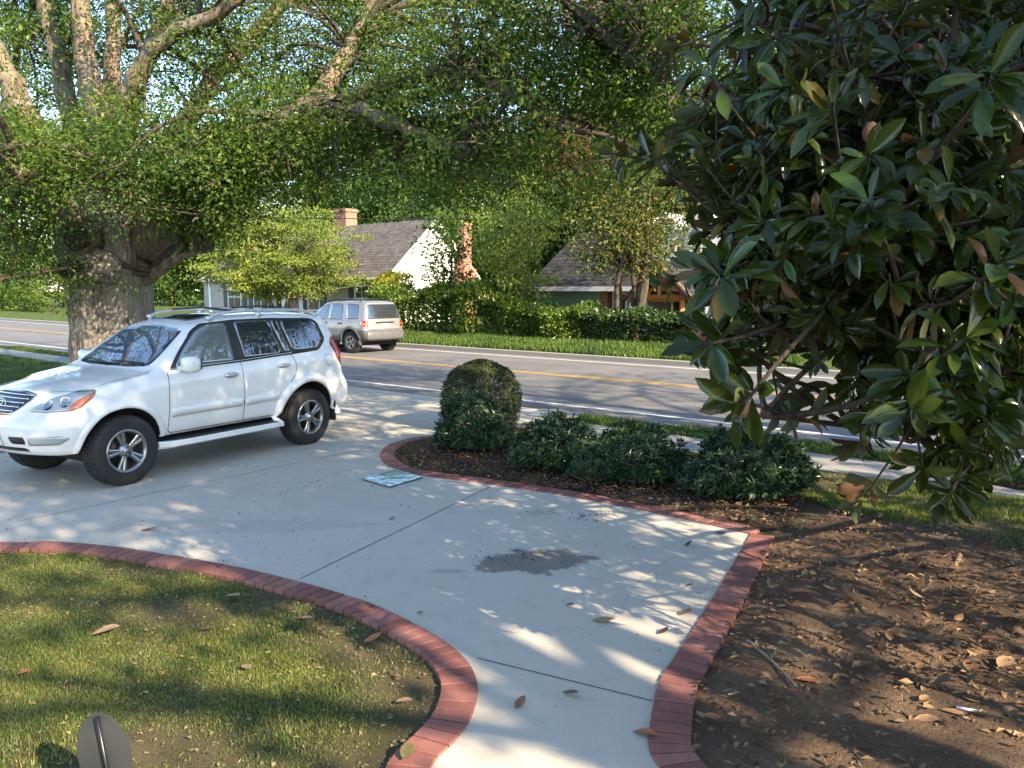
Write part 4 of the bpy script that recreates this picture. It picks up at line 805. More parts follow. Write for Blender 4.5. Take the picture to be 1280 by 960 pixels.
limbs = [   # pixel path with distances, start and end radius
    ([(130,320,16),(92,262,15.9),(62,205,15.8),(32,150,15.7),(5,90,15.6),(-40,10,15.4),(-90,-90,15)], .44, .20),
    ([(150,300,16.2),(132,200,16.2),(122,140,16.2),(108,85,16.2),(103,20,16.3),(98,-80,16.4)], .36, .20),
    ([(125,290,16.8),(98,180,17),(85,130,17.2),(72,70,17.4),(55,5,17.7),(40,-90,18)], .30, .17),
    ([(150,280,16.5),(141,150,16.8),(142,60,17),(140,-40,17)], .28, .15),
    ([(160,290,15.8),(155,150,15.3),(170,100,15),(188,66,14.8),(212,44,14.6),(275,14,14.3),(340,-40,14)], .26, .12),
    ([(156,150,15.4),(178,80,15.6),(205,20,15.8),(225,-50,16)], .2, .12),
    ([(175,310,16),(225,255,15.2),(290,195,14.5),(360,152,14),(420,132,13.6),(478,148,13.2),(530,168,12.8),(590,190,12.2)], .42, .04),
    ([(350,158,14.2),(385,140,14.6),(417,92,15),(447,40,15.3),(480,-20,15.6)], .27, .13),
    ([(180,330,16.2),(235,280,16.8),(300,240,17),(380,205,17),(440,186,16.8),(500,190,16.6)], .32, .03),
    ([(175,352,16),(200,338,15.7),(225,322,15.4),(262,312,15)], .17, .05),
    ([(420,132,13.6),(500,100,13),(560,88,12.6),(603,98,12.2),(666,137,11.7),(697,156,11.4),(783,180,10.8),(850,232,10.2)], .15, .02),
    ([(480,-20,13),(600,-60,12.5),(705,0,11.8),(751,39,11.4),(790,75,11.2),(830,95,11),(888,145,10.6)], .12, .03),
    ([(640,-50,12),(767,0,11.2),(814,35,10.8),(860,52,10.5),(920,60,10)], .09, .03),
    ([(190,300,17),(330,210,20),(450,150,23),(560,100,25)], .34, .10), ([(110,290,17),(20,170,20),(-60,60,23)], .3, .1),
    ([(140,280,16.5),(300,60,18),(430,-60,19)], .28, .1), ([(120,300,15.5),(20,215,13.5),(-60,170,12)], .25, .08)]
lp = []
LM = {}
for li, (q, r0, r1) in enumerate(limbs):
    p = smooth_line([loc(at(*a)) for a in q], 5); p = p+rng.normal(0, .02, p.shape); mb = MB(); mb.tube(p, np.linspace(r0*.86, r1*.72, len(p)), 14, .05); mb.build('limb', m_darkbark if li in (8, 10, 11, 12) else m_limb, oak, True); lp.append(p[len(p)//4:])
allp = np.concatenate(lp)
zones = [  # polygon on the photograph, distances, how many boughs, spread of the cluster round the bough
    ([(80,180),(150,165),(290,180),(320,240),(285,280),(215,285),(165,245),(100,215)], 12.4, 15.0, 54, .45),
    ([(280,120),(560,110),(570,232),(470,238),(300,235)], 12.6, 17.5, 58, .6),
    ([(540,60),(720,40),(860,120),(850,215),(760,228),(560,232)], 10.6, 16.5, 58, .6),
    ([(560,150),(840,170),(800,262),(640,248),(560,238)], 11.5, 16, 8, .5),
    ([(150,0),(560,-10),(560,120),(330,140),(200,110)], 15.0, 20, 72, .65),
    ([(-10,-10),(160,-10),(150,140),(60,150),(-10,120)], 17.3, 20.5, 34, .6),
    ([(560,-30),(900,-30),(900,120),(720,60),(560,80)], 10.4, 16, 42, .7),
    ([(-30,150),(70,170),(62,260),(40,345),(-30,365)], 13.5, 16.5, 40, .5),
    ([(170,-220),(900,-220),(900,-20),(0,-20)], 13, 20, 22, .9)]
mb = MB(); C = []; per_c = []
for poly, d0, d1, n, sp in zones:
    poly = np.array(poly, float); k = 0
    while k < n:
        q = rng.uniform(poly.min(0), poly.max(0)); 
        if not inpoly(q[None], poly)[0]: continue
        k += 1; tip = loc(at(q[0], q[1], rng.uniform(d0, d1))); dd = np.linalg.norm(allp-tip, axis=1); near = allp[np.argsort(dd)[rng.integers(0, 12)]]
        p = bough(mb, near, tip, .035+.012*min(3, dd.min()), rng.uniform(.0, .14)); L = np.linalg.norm(near-tip)
        for s in range(int(4+1.6*min(L, 4))):
            t = rng.uniform(.35, 1.05) if L < 3 else rng.uniform(max(.35, 1-2.2/L), 1.05); c = p[0]+(0 if t is None else 0); f = min(t, 1)*(len(p)-1); i0 = min(int(f), len(p)-2); c = p[i0]+(p[i0+1]-p[i0])*(f-i0)
            e = c+rng.standard_normal(3)*sp*(1, 1, .55); C.append(e); mb.tube([c, (c+e)/2+(0, 0, .06), e], [.012, .008, .004], 3, cap=False)
# the rest of the crown all round, thinner
for k in range(34):
    a = rng.uniform(0, 2*PI); el = rng.uniform(.1, 1.35); r = rng.uniform(6, 10.5); tip = np.array([math.cos(a)*math.cos(el)*r, math.sin(a)*math.cos(el)*r, 4+math.sin(el)*11]); w = tip+OFF
    pr = (w[0]/max(w[1], .1)); 
    if w[1] > 3 and abs(pr) < .7 and w[2] < 2.2+w[1]*.40: continue
    near = allp[np.argsort(np.linalg.norm(allp-tip, axis=1))[rng.integers(0, 10)]]; p = bough(mb, near, tip, .06)
    for s in range(9): C.append(p[rng.integers(3, 7)]+rng.standard_normal(3)*(.9, .9, .6))
mb.build('twigs', m_darkbark, oak, True)['kind'] = 'stuff'
C = np.array(C); V, Fq = cluster_leaves(C, 84, .36, .082, .62, .48); crown = mk('crown', V, Fq, m_oakleaf, oak)
print('oak clusters', len(C), 'leaves', len(Fq)//2)
q = np.array([loc(at(x, y, d)) for x, y, d in ((700,165,11.3),(712,182,11.3),(690,185,11.3),(722,195,11.3),(705,200,11.3),(716,172,11.2))]); V, Fq = cluster_leaves(q, 60, .26, .10, 1, .2, .1); mk('dead_twig_cluster', V, Fq, m_deadtw, oak)['kind'] = 'stuff'

# ---- generic broadleaf tree
def grow(seed_pts_trunk, H, R, zc, nb, per, L, rad, bark_m, leaf_m, trunk_r, name, label, cat='tree', group=None, multi=1, prof=None, flat=.65, layers=None, wide=.5, lean=.06, cl=(5, 8)):
    root = empty(name, (0, 0, 0)); tb, C = MB(), []
    for m_ in range(multi):
        a0 = rng.uniform(0, 2*PI) if multi == 1 else m_*2*PI/multi+rng.uniform(-.4, .4); out = 0 if multi == 1 else R*.45
        top = np.array([math.cos(a0)*out+rng.normal(0, lean*H*.3), math.sin(a0)*out+rng.normal(0, lean*H*.3), H*.92]); st0 = np.array([0, 0, -.15]) if multi == 1 else np.array([math.cos(a0)*.18, math.sin(a0)*.18, -.1])
        t = np.linspace(0, 1, 12)[:, None]; w = rng.standard_normal((2, 3))*H*.03*(1, 1, 0); tp = st0+(top-st0)*t**np.array([[1.4 if multi > 1 else 1, 1.4 if multi > 1 else 1, 1]])+w[0]*np.sin(PI*t)+w[1]*np.sin(2*PI*t)
        tb.tube(tp, trunk_r*np.r_[1.5, 1.1, np.linspace(1, .15, 10)], 9, .05)
        for k in range(nb//multi):
            z = zc+(H-zc)*((k+.5)/(nb//multi)); f = (z-zc)/(H-zc); pr = prof(f) if prof else math.sqrt(max(0, 1-(2*f-.9)**2/1.25)); 
            if layers: z = zc+(H-zc)*round(f*layers)/layers
            a = k*2.4+rng.uniform(-.5, .5)+a0; r = R*pr*rng.uniform(.55, 1.05); tip = np.array([tp[-1][0]*f*.6+math.cos(a)*r, tp[-1][1]*f*.6+math.sin(a)*r, z+rng.normal(0, .03*H)])
            zs_ = max(zc*.55, z-r*.6); fi = np.clip(np.searchsorted(tp[:, 2], zs_), 1, 11); p = bough(tb, tp[fi], tip, trunk_r*.28*(1-.5*f), .05, wob=.12)
            for s in range(rng.integers(*cl)): C.append(p[rng.integers(2, 7)]*1+rng.standard_normal(3)*rad*(.9, .9, .5 if not layers else .25))
    tb.build('trunk', bark_m, root, True); C = np.array(C); V, Fq = cluster_leaves(C, per, rad, L, flat, wide); mk('crown', V, Fq, leaf_m, root)
    return tag(root, label, cat, group)
def copy_tree(o, loc_, rz, sc, label):
    r = o.copy(); COL.objects.link(r)
    for ch in o.children:
        q = ch.copy(); COL.objects.link(q); q.parent = r
    r.location = loc_; r.rotation_euler = (0, 0, rz); r.scale = (sc, sc, sc*rng.uniform(.95, 1.12)); r['label'] = label; return r
def px_on(px, n, z=.2): 
    return P(S_on(px, n), n, z)
# yellow-green dogwood in front of the gray house
t = grow(None, 6.2, 4.9, 2.0, 92, 66, .17, .5, m_limb, m_yel, .15, 'dogwood_tree', 'low spreading yellow green dogwood in front of the gray house', multi=3, flat=.28, layers=6, prof=lambda f: math.sqrt(max(.08, 1-f*f*.95)))
t.location = px_on(350, 26.2)
t = grow(None, 5.4, 1.7, 1.4, 24, 20, .2, .40, m_darkbark, m_bgleaf2, .09, 'young_magnolia_tree', 'narrow dark young tree standing before the white gable', prof=lambda f: 1.05-f*.95, wide=.42)
t.location = px_on(556, 25.8)
t = grow(None, 8.4, 3.7, 2.9, 60, 50, .16, .55, m_darkbark, m_myrtle, .10, 'crape_myrtle_tree', 'several dark stems topped by yellowing leaves, in front of the porch', multi=6, prof=lambda f: .55+.6*f*(1.2-f), cl=(4, 7)); t.location = px_on(786, 25.6)
t = grow(None, 5.2, 2.0, 1.5, 30, 44, .15, .42, m_limb, m_yel, .09, 'yellowing_tree', 'drooping yellowing small tree left of the green sided house', multi=3, flat=.3, layers=7, prof=lambda f: .5+.6*math.sin(PI*min(1, f+.1))); t.location = px_on(636, 26.2)
# trees behind the houses and across the street
b1 = grow(None, 15, 5.6, 3.0, 70, 46, .40, 1.25, m_darkbark, m_bgleaf, .30, 'background_tree', '', group='trees behind the houses', cl=(6, 9))
b2 = grow(None, 15, 5.0, 1.6, 78, 46, .38, 1.2, m_darkbark, m_bgleaf2, .30, 'background_tree', '', group='trees behind the houses', cl=(6, 9))
b3 = grow(None, 15, 6.2, 4.2, 64, 42, .40, 1.25, m_darkbark, m_bgleaf, .33, 'background_tree', '', group='trees behind the houses', cl=(5, 8))
spots = [(b1,18,34,.62,'sunlit bushy tree across the street at the far left'),(b3,80,36,.70,'bright green tree right behind the old oak trunk'),(b1,-60,40,.9,'tall tree beyond the left frame edge across the street'),
    (b2,215,48,1.0,'dark green tree behind the left end of the gray house'),(b3,300,52,1.1,'broad tree behind the dogwood and the gray house'),(b1,405,54,1.05,'leafy tree behind the brick chimney of the gray house'),
    (b2,480,56,1.15,'tall dark tree behind the ridge of the gray house'),(b1,560,46,.78,'light green tree behind the white gable'),(b3,625,44,.72,'pale leafy tree right of the tall red brick chimney'),
    (b2,690,52,1.0,'dark tree behind the roof of the green sided house'),(b1,770,54,1.08,'sunny tree behind the crape myrtle stems'),(b3,850,50,1.0,'tree behind the wooden porch gable'),(b2,930,46,.95,'tree behind the far house, seen through magnolia gaps'),
    (b1,1020,44,.9,'bright tree glimpsed through the middle of the magnolia'),(b3,1120,42,.9,'sunlit tree glimpsed right of the orange timber post'),(b1,1230,40,.85,'tree glimpsed through the right side of the magnolia'),(b3,140,60,1.25,'tall far tree behind the oak limbs'),(b1,720,70,1.3,'tallest far tree over the green sided house')]
done = set()
for i, (o, px, n, sc, lb) in enumerate(spots):
    l_ = px_on(px, n); rz = rng.uniform(0, 6.28)
    if o.name in done: copy_tree(o, l_, rz, sc, lb)
    else: done.add(o.name); o.location = l_; o.rotation_euler = (0, 0, rz); o.scale = (sc,)*3; o['label'] = lb
# far wood closing the view
n = 26000; s = rng.uniform(-150, 110, n); q = np.stack([P(a, b) for a, b in zip(s, rng.uniform(76, 92, n))]); q[:, 2] = rng.random(n)*(9+4*vnoise(np.c_[s, s*0], .09)+2*vnoise(np.c_[s, s*0+3], .3))
V, Fq = leaves(q, rng.standard_normal((n, 3)), rng.standard_normal((n, 3))+(0, -.6, .4), rng.uniform(.7, 1.6, n), rng.uniform(.5, 1.1, n)); tag(mk('distant_woods', V, Fq, m_bgleaf), kind='stuff')

# ---- hedges
def hedge(name, s0, s1, n0, n1, hfun, nlv, L, mat, label, cat='hedge', group=None, z0=.2):
    root = empty(name, tuple(P((s0+s1)/2, (n0+n1)/2, z0))); ctr = P((s0+s1)/2, (n0+n1)/2, z0)
    k = int(nlv*1.25); t = rng.random(k); s = s0+(s1-s0)*t; H = hfun(t)*(1+.10*vnoise(np.c_[s, s*0], 1.1)+.06*vnoise(np.c_[s, s*0], 3.7)); face = rng.random(k); dn = n1-n0
    n = np.where(face < .6, n0+.35*dn*rng.random(k)**2+.30*vnoise(np.c_[s, rng.random(k)*0+2], .9), n0+dn*rng.random(k)); z = np.where(face < .6, H*rng.random(k)**.75, H*(1-.22*rng.random(k)**2))
    edge = np.clip((n-n0)/.5, 0, 1); z = np.minimum(z, H*(.80+.2*edge)); Pt = np.stack([P(a, b, c) for a, b, c in zip(s, n, z)]); Pt[:, 2] += z0
    o = np.c_[np.tile(-NX, (k, 1))*.7, np.full(k, .5)]+rng.standard_normal((k, 3))*.75; V, Fq = leaves(Pt-ctr, o+rng.standard_normal((k, 3))*.5, np.c_[np.tile(-NX, (k, 1))*.4, np.full(k, .7)]+rng.standard_normal((k, 3))*.6, L*rng.uniform(.7, 1.3, k), L*.5*rng.uniform(.8, 1.2, k), .06, .12)
    mk('foliage', V, Fq, mat, root); st_ = MB()
    for a in np.arange(s0+.3, s1, .7):
        p = P(a, (n0+n1)/2+rng.normal(0, .1), z0-.1)-ctr; h = float(hfun(np.array([(a-s0)/(s1-s0)]))[0])
        for _ in range(3): st_.tube([p, p+(rng.normal(0, .2), rng.normal(0, .2), h*.5), p+(rng.normal(0, .45), rng.normal(0, .45), h*.9)], [.03, .02, .008], 4, cap=False)
    st_.build('stems', m_darkbark, root, True)['kind'] = 'stuff'; return tag(root, label, cat, group)
m_hedge = leafmat('hedge_leaves', [(.04, .085, .016), (.08, .14, .024), (.15, .22, .034), (.22, .29, .05)], .35, .33, spec=.5, clump=.9)
m_hedge2 = leafmat('glossy_hedge_leaves', [(.028, .06, .018), (.05, .09, .024), (.09, .14, .042)], .2, .26, spec=.55, clump=.9)
m_gold = leafmat('golden_shrub_leaves', [(.30, .32, .03), (.45, .42, .05)], .35, .5)
sA, sB, sC = S_on(468, 24.4), S_on(735, 24.4), S_on(930, 24.4)
hedge('clipped_hedge', sA, sB, 23.9, 25.6, lambda t: 2.25-.8*np.asarray(t)-.22*np.sin(np.asarray(t)*9), 15000, .20, m_hedge, 'tall loose green hedge behind the silver SUV, right up to the young trees', group='hedges across the street')
hedge('clipped_hedge', sB-.2, sC+10, 23.9, 25.4, lambda t: 1.12-.15*np.asarray(t)+.08*np.sin(np.asarray(t)*14), 15000, .17, m_hedge2, 'lower dark glossy hedge in front of the green sided house', group='hedges across the street')
hedge('golden_shrub', S_on(474, 25.5), S_on(503, 25.5), 25.0, 26.4, lambda t: 2.5+.35*np.sin(np.asarray(t)*PI), 2600, .15, m_gold, 'bright yellow shrub at the left end of the tall hedge', 'shrub')
hedge('roadside_shrub', S_on(-60, 27), S_on(62, 27), 26, 29, lambda t: 1.9+.7*np.sin(np.asarray(t)*11), 9000, .22, m_bgleaf, 'sunlit row of bushes on the far verge at left', 'shrub')

# ---- shrubs in the bed
def shrub(name, c, R, Hh, shoots, per, L, mat, label, shape='mound', group=None, wide=.32, sq=1.0):
    root = empty(name, tuple(c)); k = shoots; u = rand_unit(k); u[:, 2] = np.abs(u[:, 2])*1.0-.22*(rng.random(k)); u = unit(u)
    rad = rng.uniform(.62, 1.0, k)**.6 if shape == 'mound' else rng.uniform(.80, 1.0, k); lump = 1+(.20 if shape == 'mound' else .025)*vnoise(np.c_[u[:, 0]*1.6+c[0], u[:, 1]*1.6+u[:, 2]*1.3], 1.5)
    if shape == 'ball': pr = u.copy(); g_ = np.clip(1.28-.36*np.abs(u[:, 2]), 1, 1.2); pos = u*np.array([R, R, Hh*.5])*(rad*lump*1)[:, None]; pos[:, 2] += Hh*.5; 
    else: pos = u*np.array([R*sq, R, Hh])*(rad*lump)[:, None]; pos[:, 2] = np.maximum(pos[:, 2], 0)+.14*Hh*(pos[:, 2] < .2*Hh)+.05
    if shape == 'ball':
        tt = np.where(rng.random(k) < .72, rng.random(k), 1-.25*rng.random(k)**1.6); rp_ = R*np.where(tt > .42, np.sqrt(np.clip(1-np.clip((tt-.42)/.58, 0, 1)**2.3, 0, 1)), .86+.14*tt/.42); fill = np.where(tt > .9, np.sqrt(rng.random(k)), 1); an = rng.uniform(0, 2*PI, k)
        pos = np.c_[np.cos(an)*rp_*fill, np.sin(an)*rp_*fill, tt*Hh]*np.c_[rad*lump, rad*lump, np.ones(k)]; u = unit(np.c_[np.cos(an)*rp_/R, np.sin(an)*rp_/R, (tt-.35)*1.4])
    dirs = unit(u*(.8 if shape == 'mound' else 1)+(0, 0, .55)+rng.standard_normal((k, 3))*.25); n = k*per; p = np.repeat(pos, per, 0); d0 = np.repeat(dirs, per, 0); a = rng.standard_normal((n, 3)); a -= d0*(a*d0).sum(1)[:, None]; a = unit(a)
    D = unit(a*rng.uniform(.6, 1.2, n)[:, None]+d0*rng.uniform(.35, 1.0, n)[:, None]); N = unit(d0-a*.5); p = p+d0*rng.uniform(-.05, .02, n)[:, None]*(L/.06); l = L*rng.uniform(.65, 1.25, n)
    V, Fq = leaves(p, D, N, l, l*wide*rng.uniform(.8, 1.2, n), .05, .14); mk('foliage', V, Fq, mat, root); mb = MB()
    for q in pos[rng.choice(k, min(k, 110), replace=False)]:
        b0 = np.array([rng.normal(0, .06*R), rng.normal(0, .06*R), 0]); mb.tube([b0, b0*.5+q*np.array([.45, .45, .4]), q*.97], [.012, .008, .004], 4, cap=False)
    mb.build('stems', m_twig, root, True)['kind'] = 'stuff'; return tag(root, label, 'shrub', group)
m_az = leafmat('shrub_leaves', [(.014, .04, .019), (.024, .06, .026), (.04, .085, .034), (.065, .115, .042)], .15, .32, spec=.5, clump=2.5)
m_box = leafmat('boxwood_leaves', [(.022, .042, .014), (.04, .062, .02), (.07, .085, .03), (.11, .10, .045)], .15, .5, clump=2.5)
cb = at(601, 361, 12.35); cb[2] = 0
shrub('ball_shrub', cb, .64, 1.10, 10500, 5, .030, m_box, 'clipped dome of small leaves, the tallest shrub of the driveway bed', 'ball', 'shrubs in the bed by the driveway', .5)
GS = 'shrubs in the bed by the driveway'
for px, d, R_, H_, sq, sh, lb in ((590,10.75,.54,.72,1,740,'loose leafy shrub growing in front of the clipped dome shrub'),(700,9.62,.56,.60,1,720,'shrub with bare lower stems between the dome shrub and the middle one'),(796,9.1,.58,.56,1.05,760,'middle shrub of the low row, touching its neighbours on both sides'),(945,8.45,.66,.61,1.08,960,'widest low shrub below the hanging magnolia branch, next to lawn')):
    c0 = at(px, 361, d); c0[2] = .02; shrub('bed_shrub', c0, R_, H_, sh, 12, .082, m_az, lb, 'mound', GS, .27, sq)
c0 = at(745, 361, 8.9); c0[2] = .02; shrub('bed_shrub', c0, .26, .36, 190, 9, .055, m_az, 'smallest low shrub, tucked below the gap in the row', 'mound', GS, .30)

# ---- magnolia at the right
m_mag, t, b_ = newmat('magnolia_leaves'); g = t.nodes.new('ShaderNodeNewGeometry')
cc = ramp(t, g.outputs['Random Per Island'], [(0, (.014, .024, .004)), (.4, (.024, .037, .006)), (.75, (.038, .055, .008)), (.94, (.05, .09, .018)), (.98, (.11, .055, .02)), (1, (.16, .12, .025))])
cc = mix(t, 1, cc, ramp(t, noise(t, 30, 3), [(.3, (.85,)*3), (.7, (1.15,)*3)]), 'MULTIPLY')
un = ramp(t, g.outputs['Random Per Island'], [(0, (.05, .065, .028)), (.8, (.06, .06, .024)), (.86, (.11, .05, .02)), (1, (.15, .065, .026))])
t.links.new(mix(t, g.outputs['Backfacing'], cc, un), b_.inputs['Base Color']); rgh = nd(t, 'ShaderNodeMath', operation='MULTIPLY_ADD'); t.links.new(g.outputs['Backfacing'], rgh.inputs[0]); rgh.inputs[1].default_value = .5; rgh.inputs[2].default_value = .17; t.links.new(rgh.outputs[0], b_.inputs['Roughness'])
b_.inputs['Specular IOR Level'].default_value = .34; bump(t, b_, noise(t, 22, 2), .12, .01); tr = t.nodes.new('ShaderNodeBsdfTranslucent'); ms = t.nodes.new('ShaderNodeMixShader'); ms.inputs[0].default_value = .10; tr.inputs[0].default_value = (.12, .19, .02, 1)
t.links.new(b_.outputs[0], ms.inputs[1]); t.links.new(tr.outputs[0], ms.inputs[2]); t.links.new(ms.outputs[0], t.nodes['Material Output'].inputs[0])
mbase = np.array([5.1, 5.9, 0.]); mag = tag(empty('magnolia_tree', tuple(mbase)), 'large glossy leaved magnolia hanging into view at right', 'tree')
def ml(p): return np.asarray(p)-mbase
mb = MB(); tp = np.array([(0, 0, -.2), (.02, .02, 1), (-.05, .05, 2.5), (0, .1, 4.5), (.1, .0, 7), (.05, 0, 9.5), (0, 0, 11.2)]); mb.tube(smooth_line(tp, 4), np.interp(np.linspace(0, 1, 25), [0, .1, .5, 1], [.30, .22, .15, .03]), 14, .04); mb.build('trunk', m_darkbark, mag, True)
br = MB(); wp, wd_, wsc = [], [], []
main = []
for k in range(26):                                     # main limbs of the magnolia
    z0 = .7+9.3*(k/25)**1.15; a = k*2.4+.4; Rr = 3.4*math.sqrt(max(.06, 1-((z0-2.5)/8.6)**2)) if z0 > 2.5 else 3.3; c0 = np.array([0, .02, z0]); p = bough(br, c0, c0+np.array([math.cos(a)*Rr, math.sin(a)*Rr, rng.uniform(-.3, .9)]), .05-.0025*z0, .03, 7, .10, 10); main.append(p[2:])
for (x, y, d) in ((900,330,3.6),(880,120,4.2),(960,520,3.5),(1060,430,3.6),(1010,230,3.9),(1150,330,3.5),(1180,120,3.6),(1230,600,3.9),(1130,540,3.7),(960,20,4.2)):
    tip = ml(at(x, y, d)); z0 = np.clip(tip[2]+rng.uniform(-.8, .2), .5, 9); p = bough(br, (0, .02, z0), tip, .035, .05, 7, .10, 12); main.append(p[3:])
main = np.concatenate(main)
def whorl_branch(tip, n_side=2, twig=.35, sc=1.0):
    """a shoot from the nearest limb to a tip, leaf whorls at its end and on side twigs"""
    near = np.argsort(np.linalg.norm(main-tip, axis=1))[:7]; a = main[near[rng.integers(0, 7)]]; L = np.linalg.norm(tip-a)
    p = bough(br, a, tip, .008+.004*min(L, 2), rng.uniform(-.12, .1), 5, .14, 8); d = unit((p[-1]-p[-2])[None])[0]; wp.append(p[-1]); wd_.append(d); wsc.append(sc)
    for s in range(n_side):
        i0 = rng.integers(3, 7); c = p[i0]; e = c+unit((rng.standard_normal(3)+d*.6+(0, 0, .15))[None])[0]*twig*rng.uniform(.6, 1.4); br.tube([c, (c+e)/2+(0, 0, -.01), e], [.007, .006, .004], 4, cap=False); wp.append(e); wd_.append(unit((e-c)[None])[0]); wsc.append(1.0)
mz = [   # outline on the photograph, distances, count
    ([(925,-30),(1300,-30),(1300,290),(1180,310),(1010,230),(950,130)], 2.9, 5.0, 104),
    ([(900,200),(1000,150),(1300,250),(1300,480),(1120,480),(1050,420),(925,320)], 2.9, 5.0, 112),
    ([(1080,390),(1300,400),(1300,500),(1230,530),(1140,505),(1090,460)], 2.9, 4.6, 44),
    ([(885,300),(935,290),(940,370),(890,385)], 3.1, 3.9, 6), ([(870,410),(960,400),(950,460),(890,450)], 3.0, 3.8, 5), ([(1160,530),(1260,540),(1240,585),(1190,575)], 3.2, 4.0, 5), ([(840,180),(900,90),(930,180),(890,240)], 3.8, 4.8, 8),
    ([(950,0),(1300,0),(1300,480),(1070,430),(950,330)], 4.8, 8.0, 120)]
for poly, d0, d1, n in mz:
    poly = np.array(poly, float); k = 0
    while k < n:
        q = rng.uniform(poly.min(0), poly.max(0))
        if inpoly(q[None], poly)[0]: k += 1; whorl_branch(ml(at(q[0], q[1], rng.uniform(d0, d1))), 1 if n < 12 else 2, .22 if n < 12 else .35)
for (x, y, d) in ((928,508,3.05),(885,440,3.1),(900,330,3.3),(905,335,3.25),(808,170,3.9),(1190,610,3.6),(1190,600,3.7)): whorl_branch(ml(at(x, y, d)), 1, .18)
for (x, y, d) in ((902,345,2.7),(930,505,2.75),(885,430,2.9),(1085,255,2.6),(1205,425,2.5),(1060,310,2.75),(1235,95,2.5),(1135,470,2.65),(1040,130,2.8),(1190,230,2.5),(1250,330,2.5),(985,300,2.9)): whorl_branch(ml(at(x, y, d)), 1, .2, 1.22)
for k in range(760):                                    # the part of the crown outside the picture
    zz = rng.uniform(1.0, 8.8); Rr = 4.5*math.sqrt(max(.05, 1-((zz-3.2)/7.2)**2)) if zz > 3.2 else 4.0; a = rng.uniform(0, 2*PI); r = Rr*rng.uniform(.45, 1)**.5; tip = np.array([math.cos(a)*r, math.sin(a)*r, zz]); w = tip+mbase
    if w[1] > .8 and (w[0]/w[1] < .70 and w[2] < 2.2+w[1]*.40) or (abs(w[0]) < 1.6 and abs(w[1]) < 2.2 and w[2] < 4.5): continue
    whorl_branch(tip, 3, .5)
br.build('branches', m_darkbark, mag, True)['kind'] = 'stuff'
wp, wd_ = np.array(wp), np.array(wd_); per = 12; n = len(wp)*per; c = np.repeat(wp, per, 0); d = np.repeat(wd_, per, 0); a = rng.standard_normal((n, 3)); a -= d*(a*d).sum(1)[:, None]; a = unit(a)
Dl = unit(a*rng.uniform(.6, 1.25, n)[:, None]+d*rng.uniform(.05, .9, n)[:, None]+(0, 0, -.22)); Nl = unit(d*1.0+(0, 0, .75)-a*.25+rng.standard_normal((n, 3))*.22); ll = rng.uniform(.08, .162, n)*np.repeat(wsc, per)
c = c+d*rng.uniform(-.10, .02, n)[:, None]+Dl*.012
V, Fq = longleaves(c, Dl, Nl, ll, ll*rng.uniform(.30, .38, n), rng.uniform(-.1, .38, n), .24, prof=(.08, .45, .82, 1.0, .82, .04), ts=(0, .2, .4, .62, .82, 1)); mk('crown', V, Fq, m_mag, mag, True); print('magnolia leaves', n)
m_pod = M('seed_cone_skin', (.30, .15, .085), .8, var=.35, scale=30, bmp=.8, bscale=90)
for x, y, d, r in ((1090,167,3.0,.032),(1144,62,3.3,.028),(928,511,3.05,.030),(1027,140,3.4,.024),(877,421,3.1,.022),(983,368,3.3,.024),(1053,258,3.6,.022)):
    b = bmesh.new(); bmesh.ops.create_icosphere(b, subdivisions=3, radius=1)
    for v in b.verts:
        th, ph = math.atan2(v.co.y, v.co.x), math.asin(max(-1, min(1, v.co.z))); f = 1+.10*math.cos(th*7+ph*5)*math.cos(ph*9); v.co = Vector((v.co.x*f, v.co.y*f, v.co.z*f*1.35))*r
    me = bpy.data.meshes.new('seed_cone'); b.to_mesh(me); b.free(); me.materials.append(m_pod); [setattr(p_, 'use_smooth', True) for p_ in me.polygons]; o = bpy.data.objects.new('seed_cone', me); COL.objects.link(o); o.parent = mag; o.location = ml(at(x, y, d)); o.rotation_euler = (rng.uniform(-.4, .4), rng.uniform(-.4, .4), 0)
# unseen trees, added outside the view to throw the dappled shade
sh = grow(None, 17, 6.6, 3.6, 74, 16, .21, .66, m_darkbark, m_bgleaf, .34, 'added_shade_tree', 'tall unseen shade tree, added outside the frame behind the photographer', group='added shade trees outside the frame', cl=(4, 7)); sh.location = (9.5, -5.0, 0)
t = grow(None, 13.2, 3.5, 8.2, 44, 44, .2, .65, m_darkbark, m_bgleaf, .2, 'added_shade_tree', 'slender unseen shade tree, added outside the frame behind the photographer at right', group='added shade trees outside the frame', cl=(5, 8)); t.location = (6.9, -1.7, 0)  # added to shade the parked car, crown kept high to spare the lawn
copy_tree(sh, (16.6, 1.1, 0), 2.1, 1.05, 'tall unseen shade tree, added outside the frame past the magnolia near the street')  # unseen copy, added to shade the street
# ------------------------------------------------------------------ houses
def siding(name, col, pitch=.16):
    m, t, b = newmat(name); tc = t.nodes.new('ShaderNodeTexCoord'); sp = t.nodes.new('ShaderNodeSeparateXYZ'); t.links.new(tc.outputs['Object'], sp.inputs[0])
    mu = nd(t, 'ShaderNodeMath', operation='MULTIPLY'); mu.inputs[1].default_value = 1/pitch; t.links.new(sp.outputs['Z'], mu.inputs[0]); fr = nd(t, 'ShaderNodeMath', operation='FRACT'); t.links.new(mu.outputs[0], fr.inputs[0])
    c = mix(t, ramp(t, fr.outputs[0], [(.0, (1, 1, 1)), (.10, (0, 0, 0))]), col, tuple(q*.45 for q in col)); c = mix(t, 1, c, ramp(t, noise(t, 2, 4), [(.3, (.9,)*3), (.7, (1.05,)*3)]), 'MULTIPLY')
    t.links.new(c, b.inputs['Base Color']); b.inputs['Roughness'].default_value = .65; bump(t, b, fr.outputs[0], .6, .02); return m
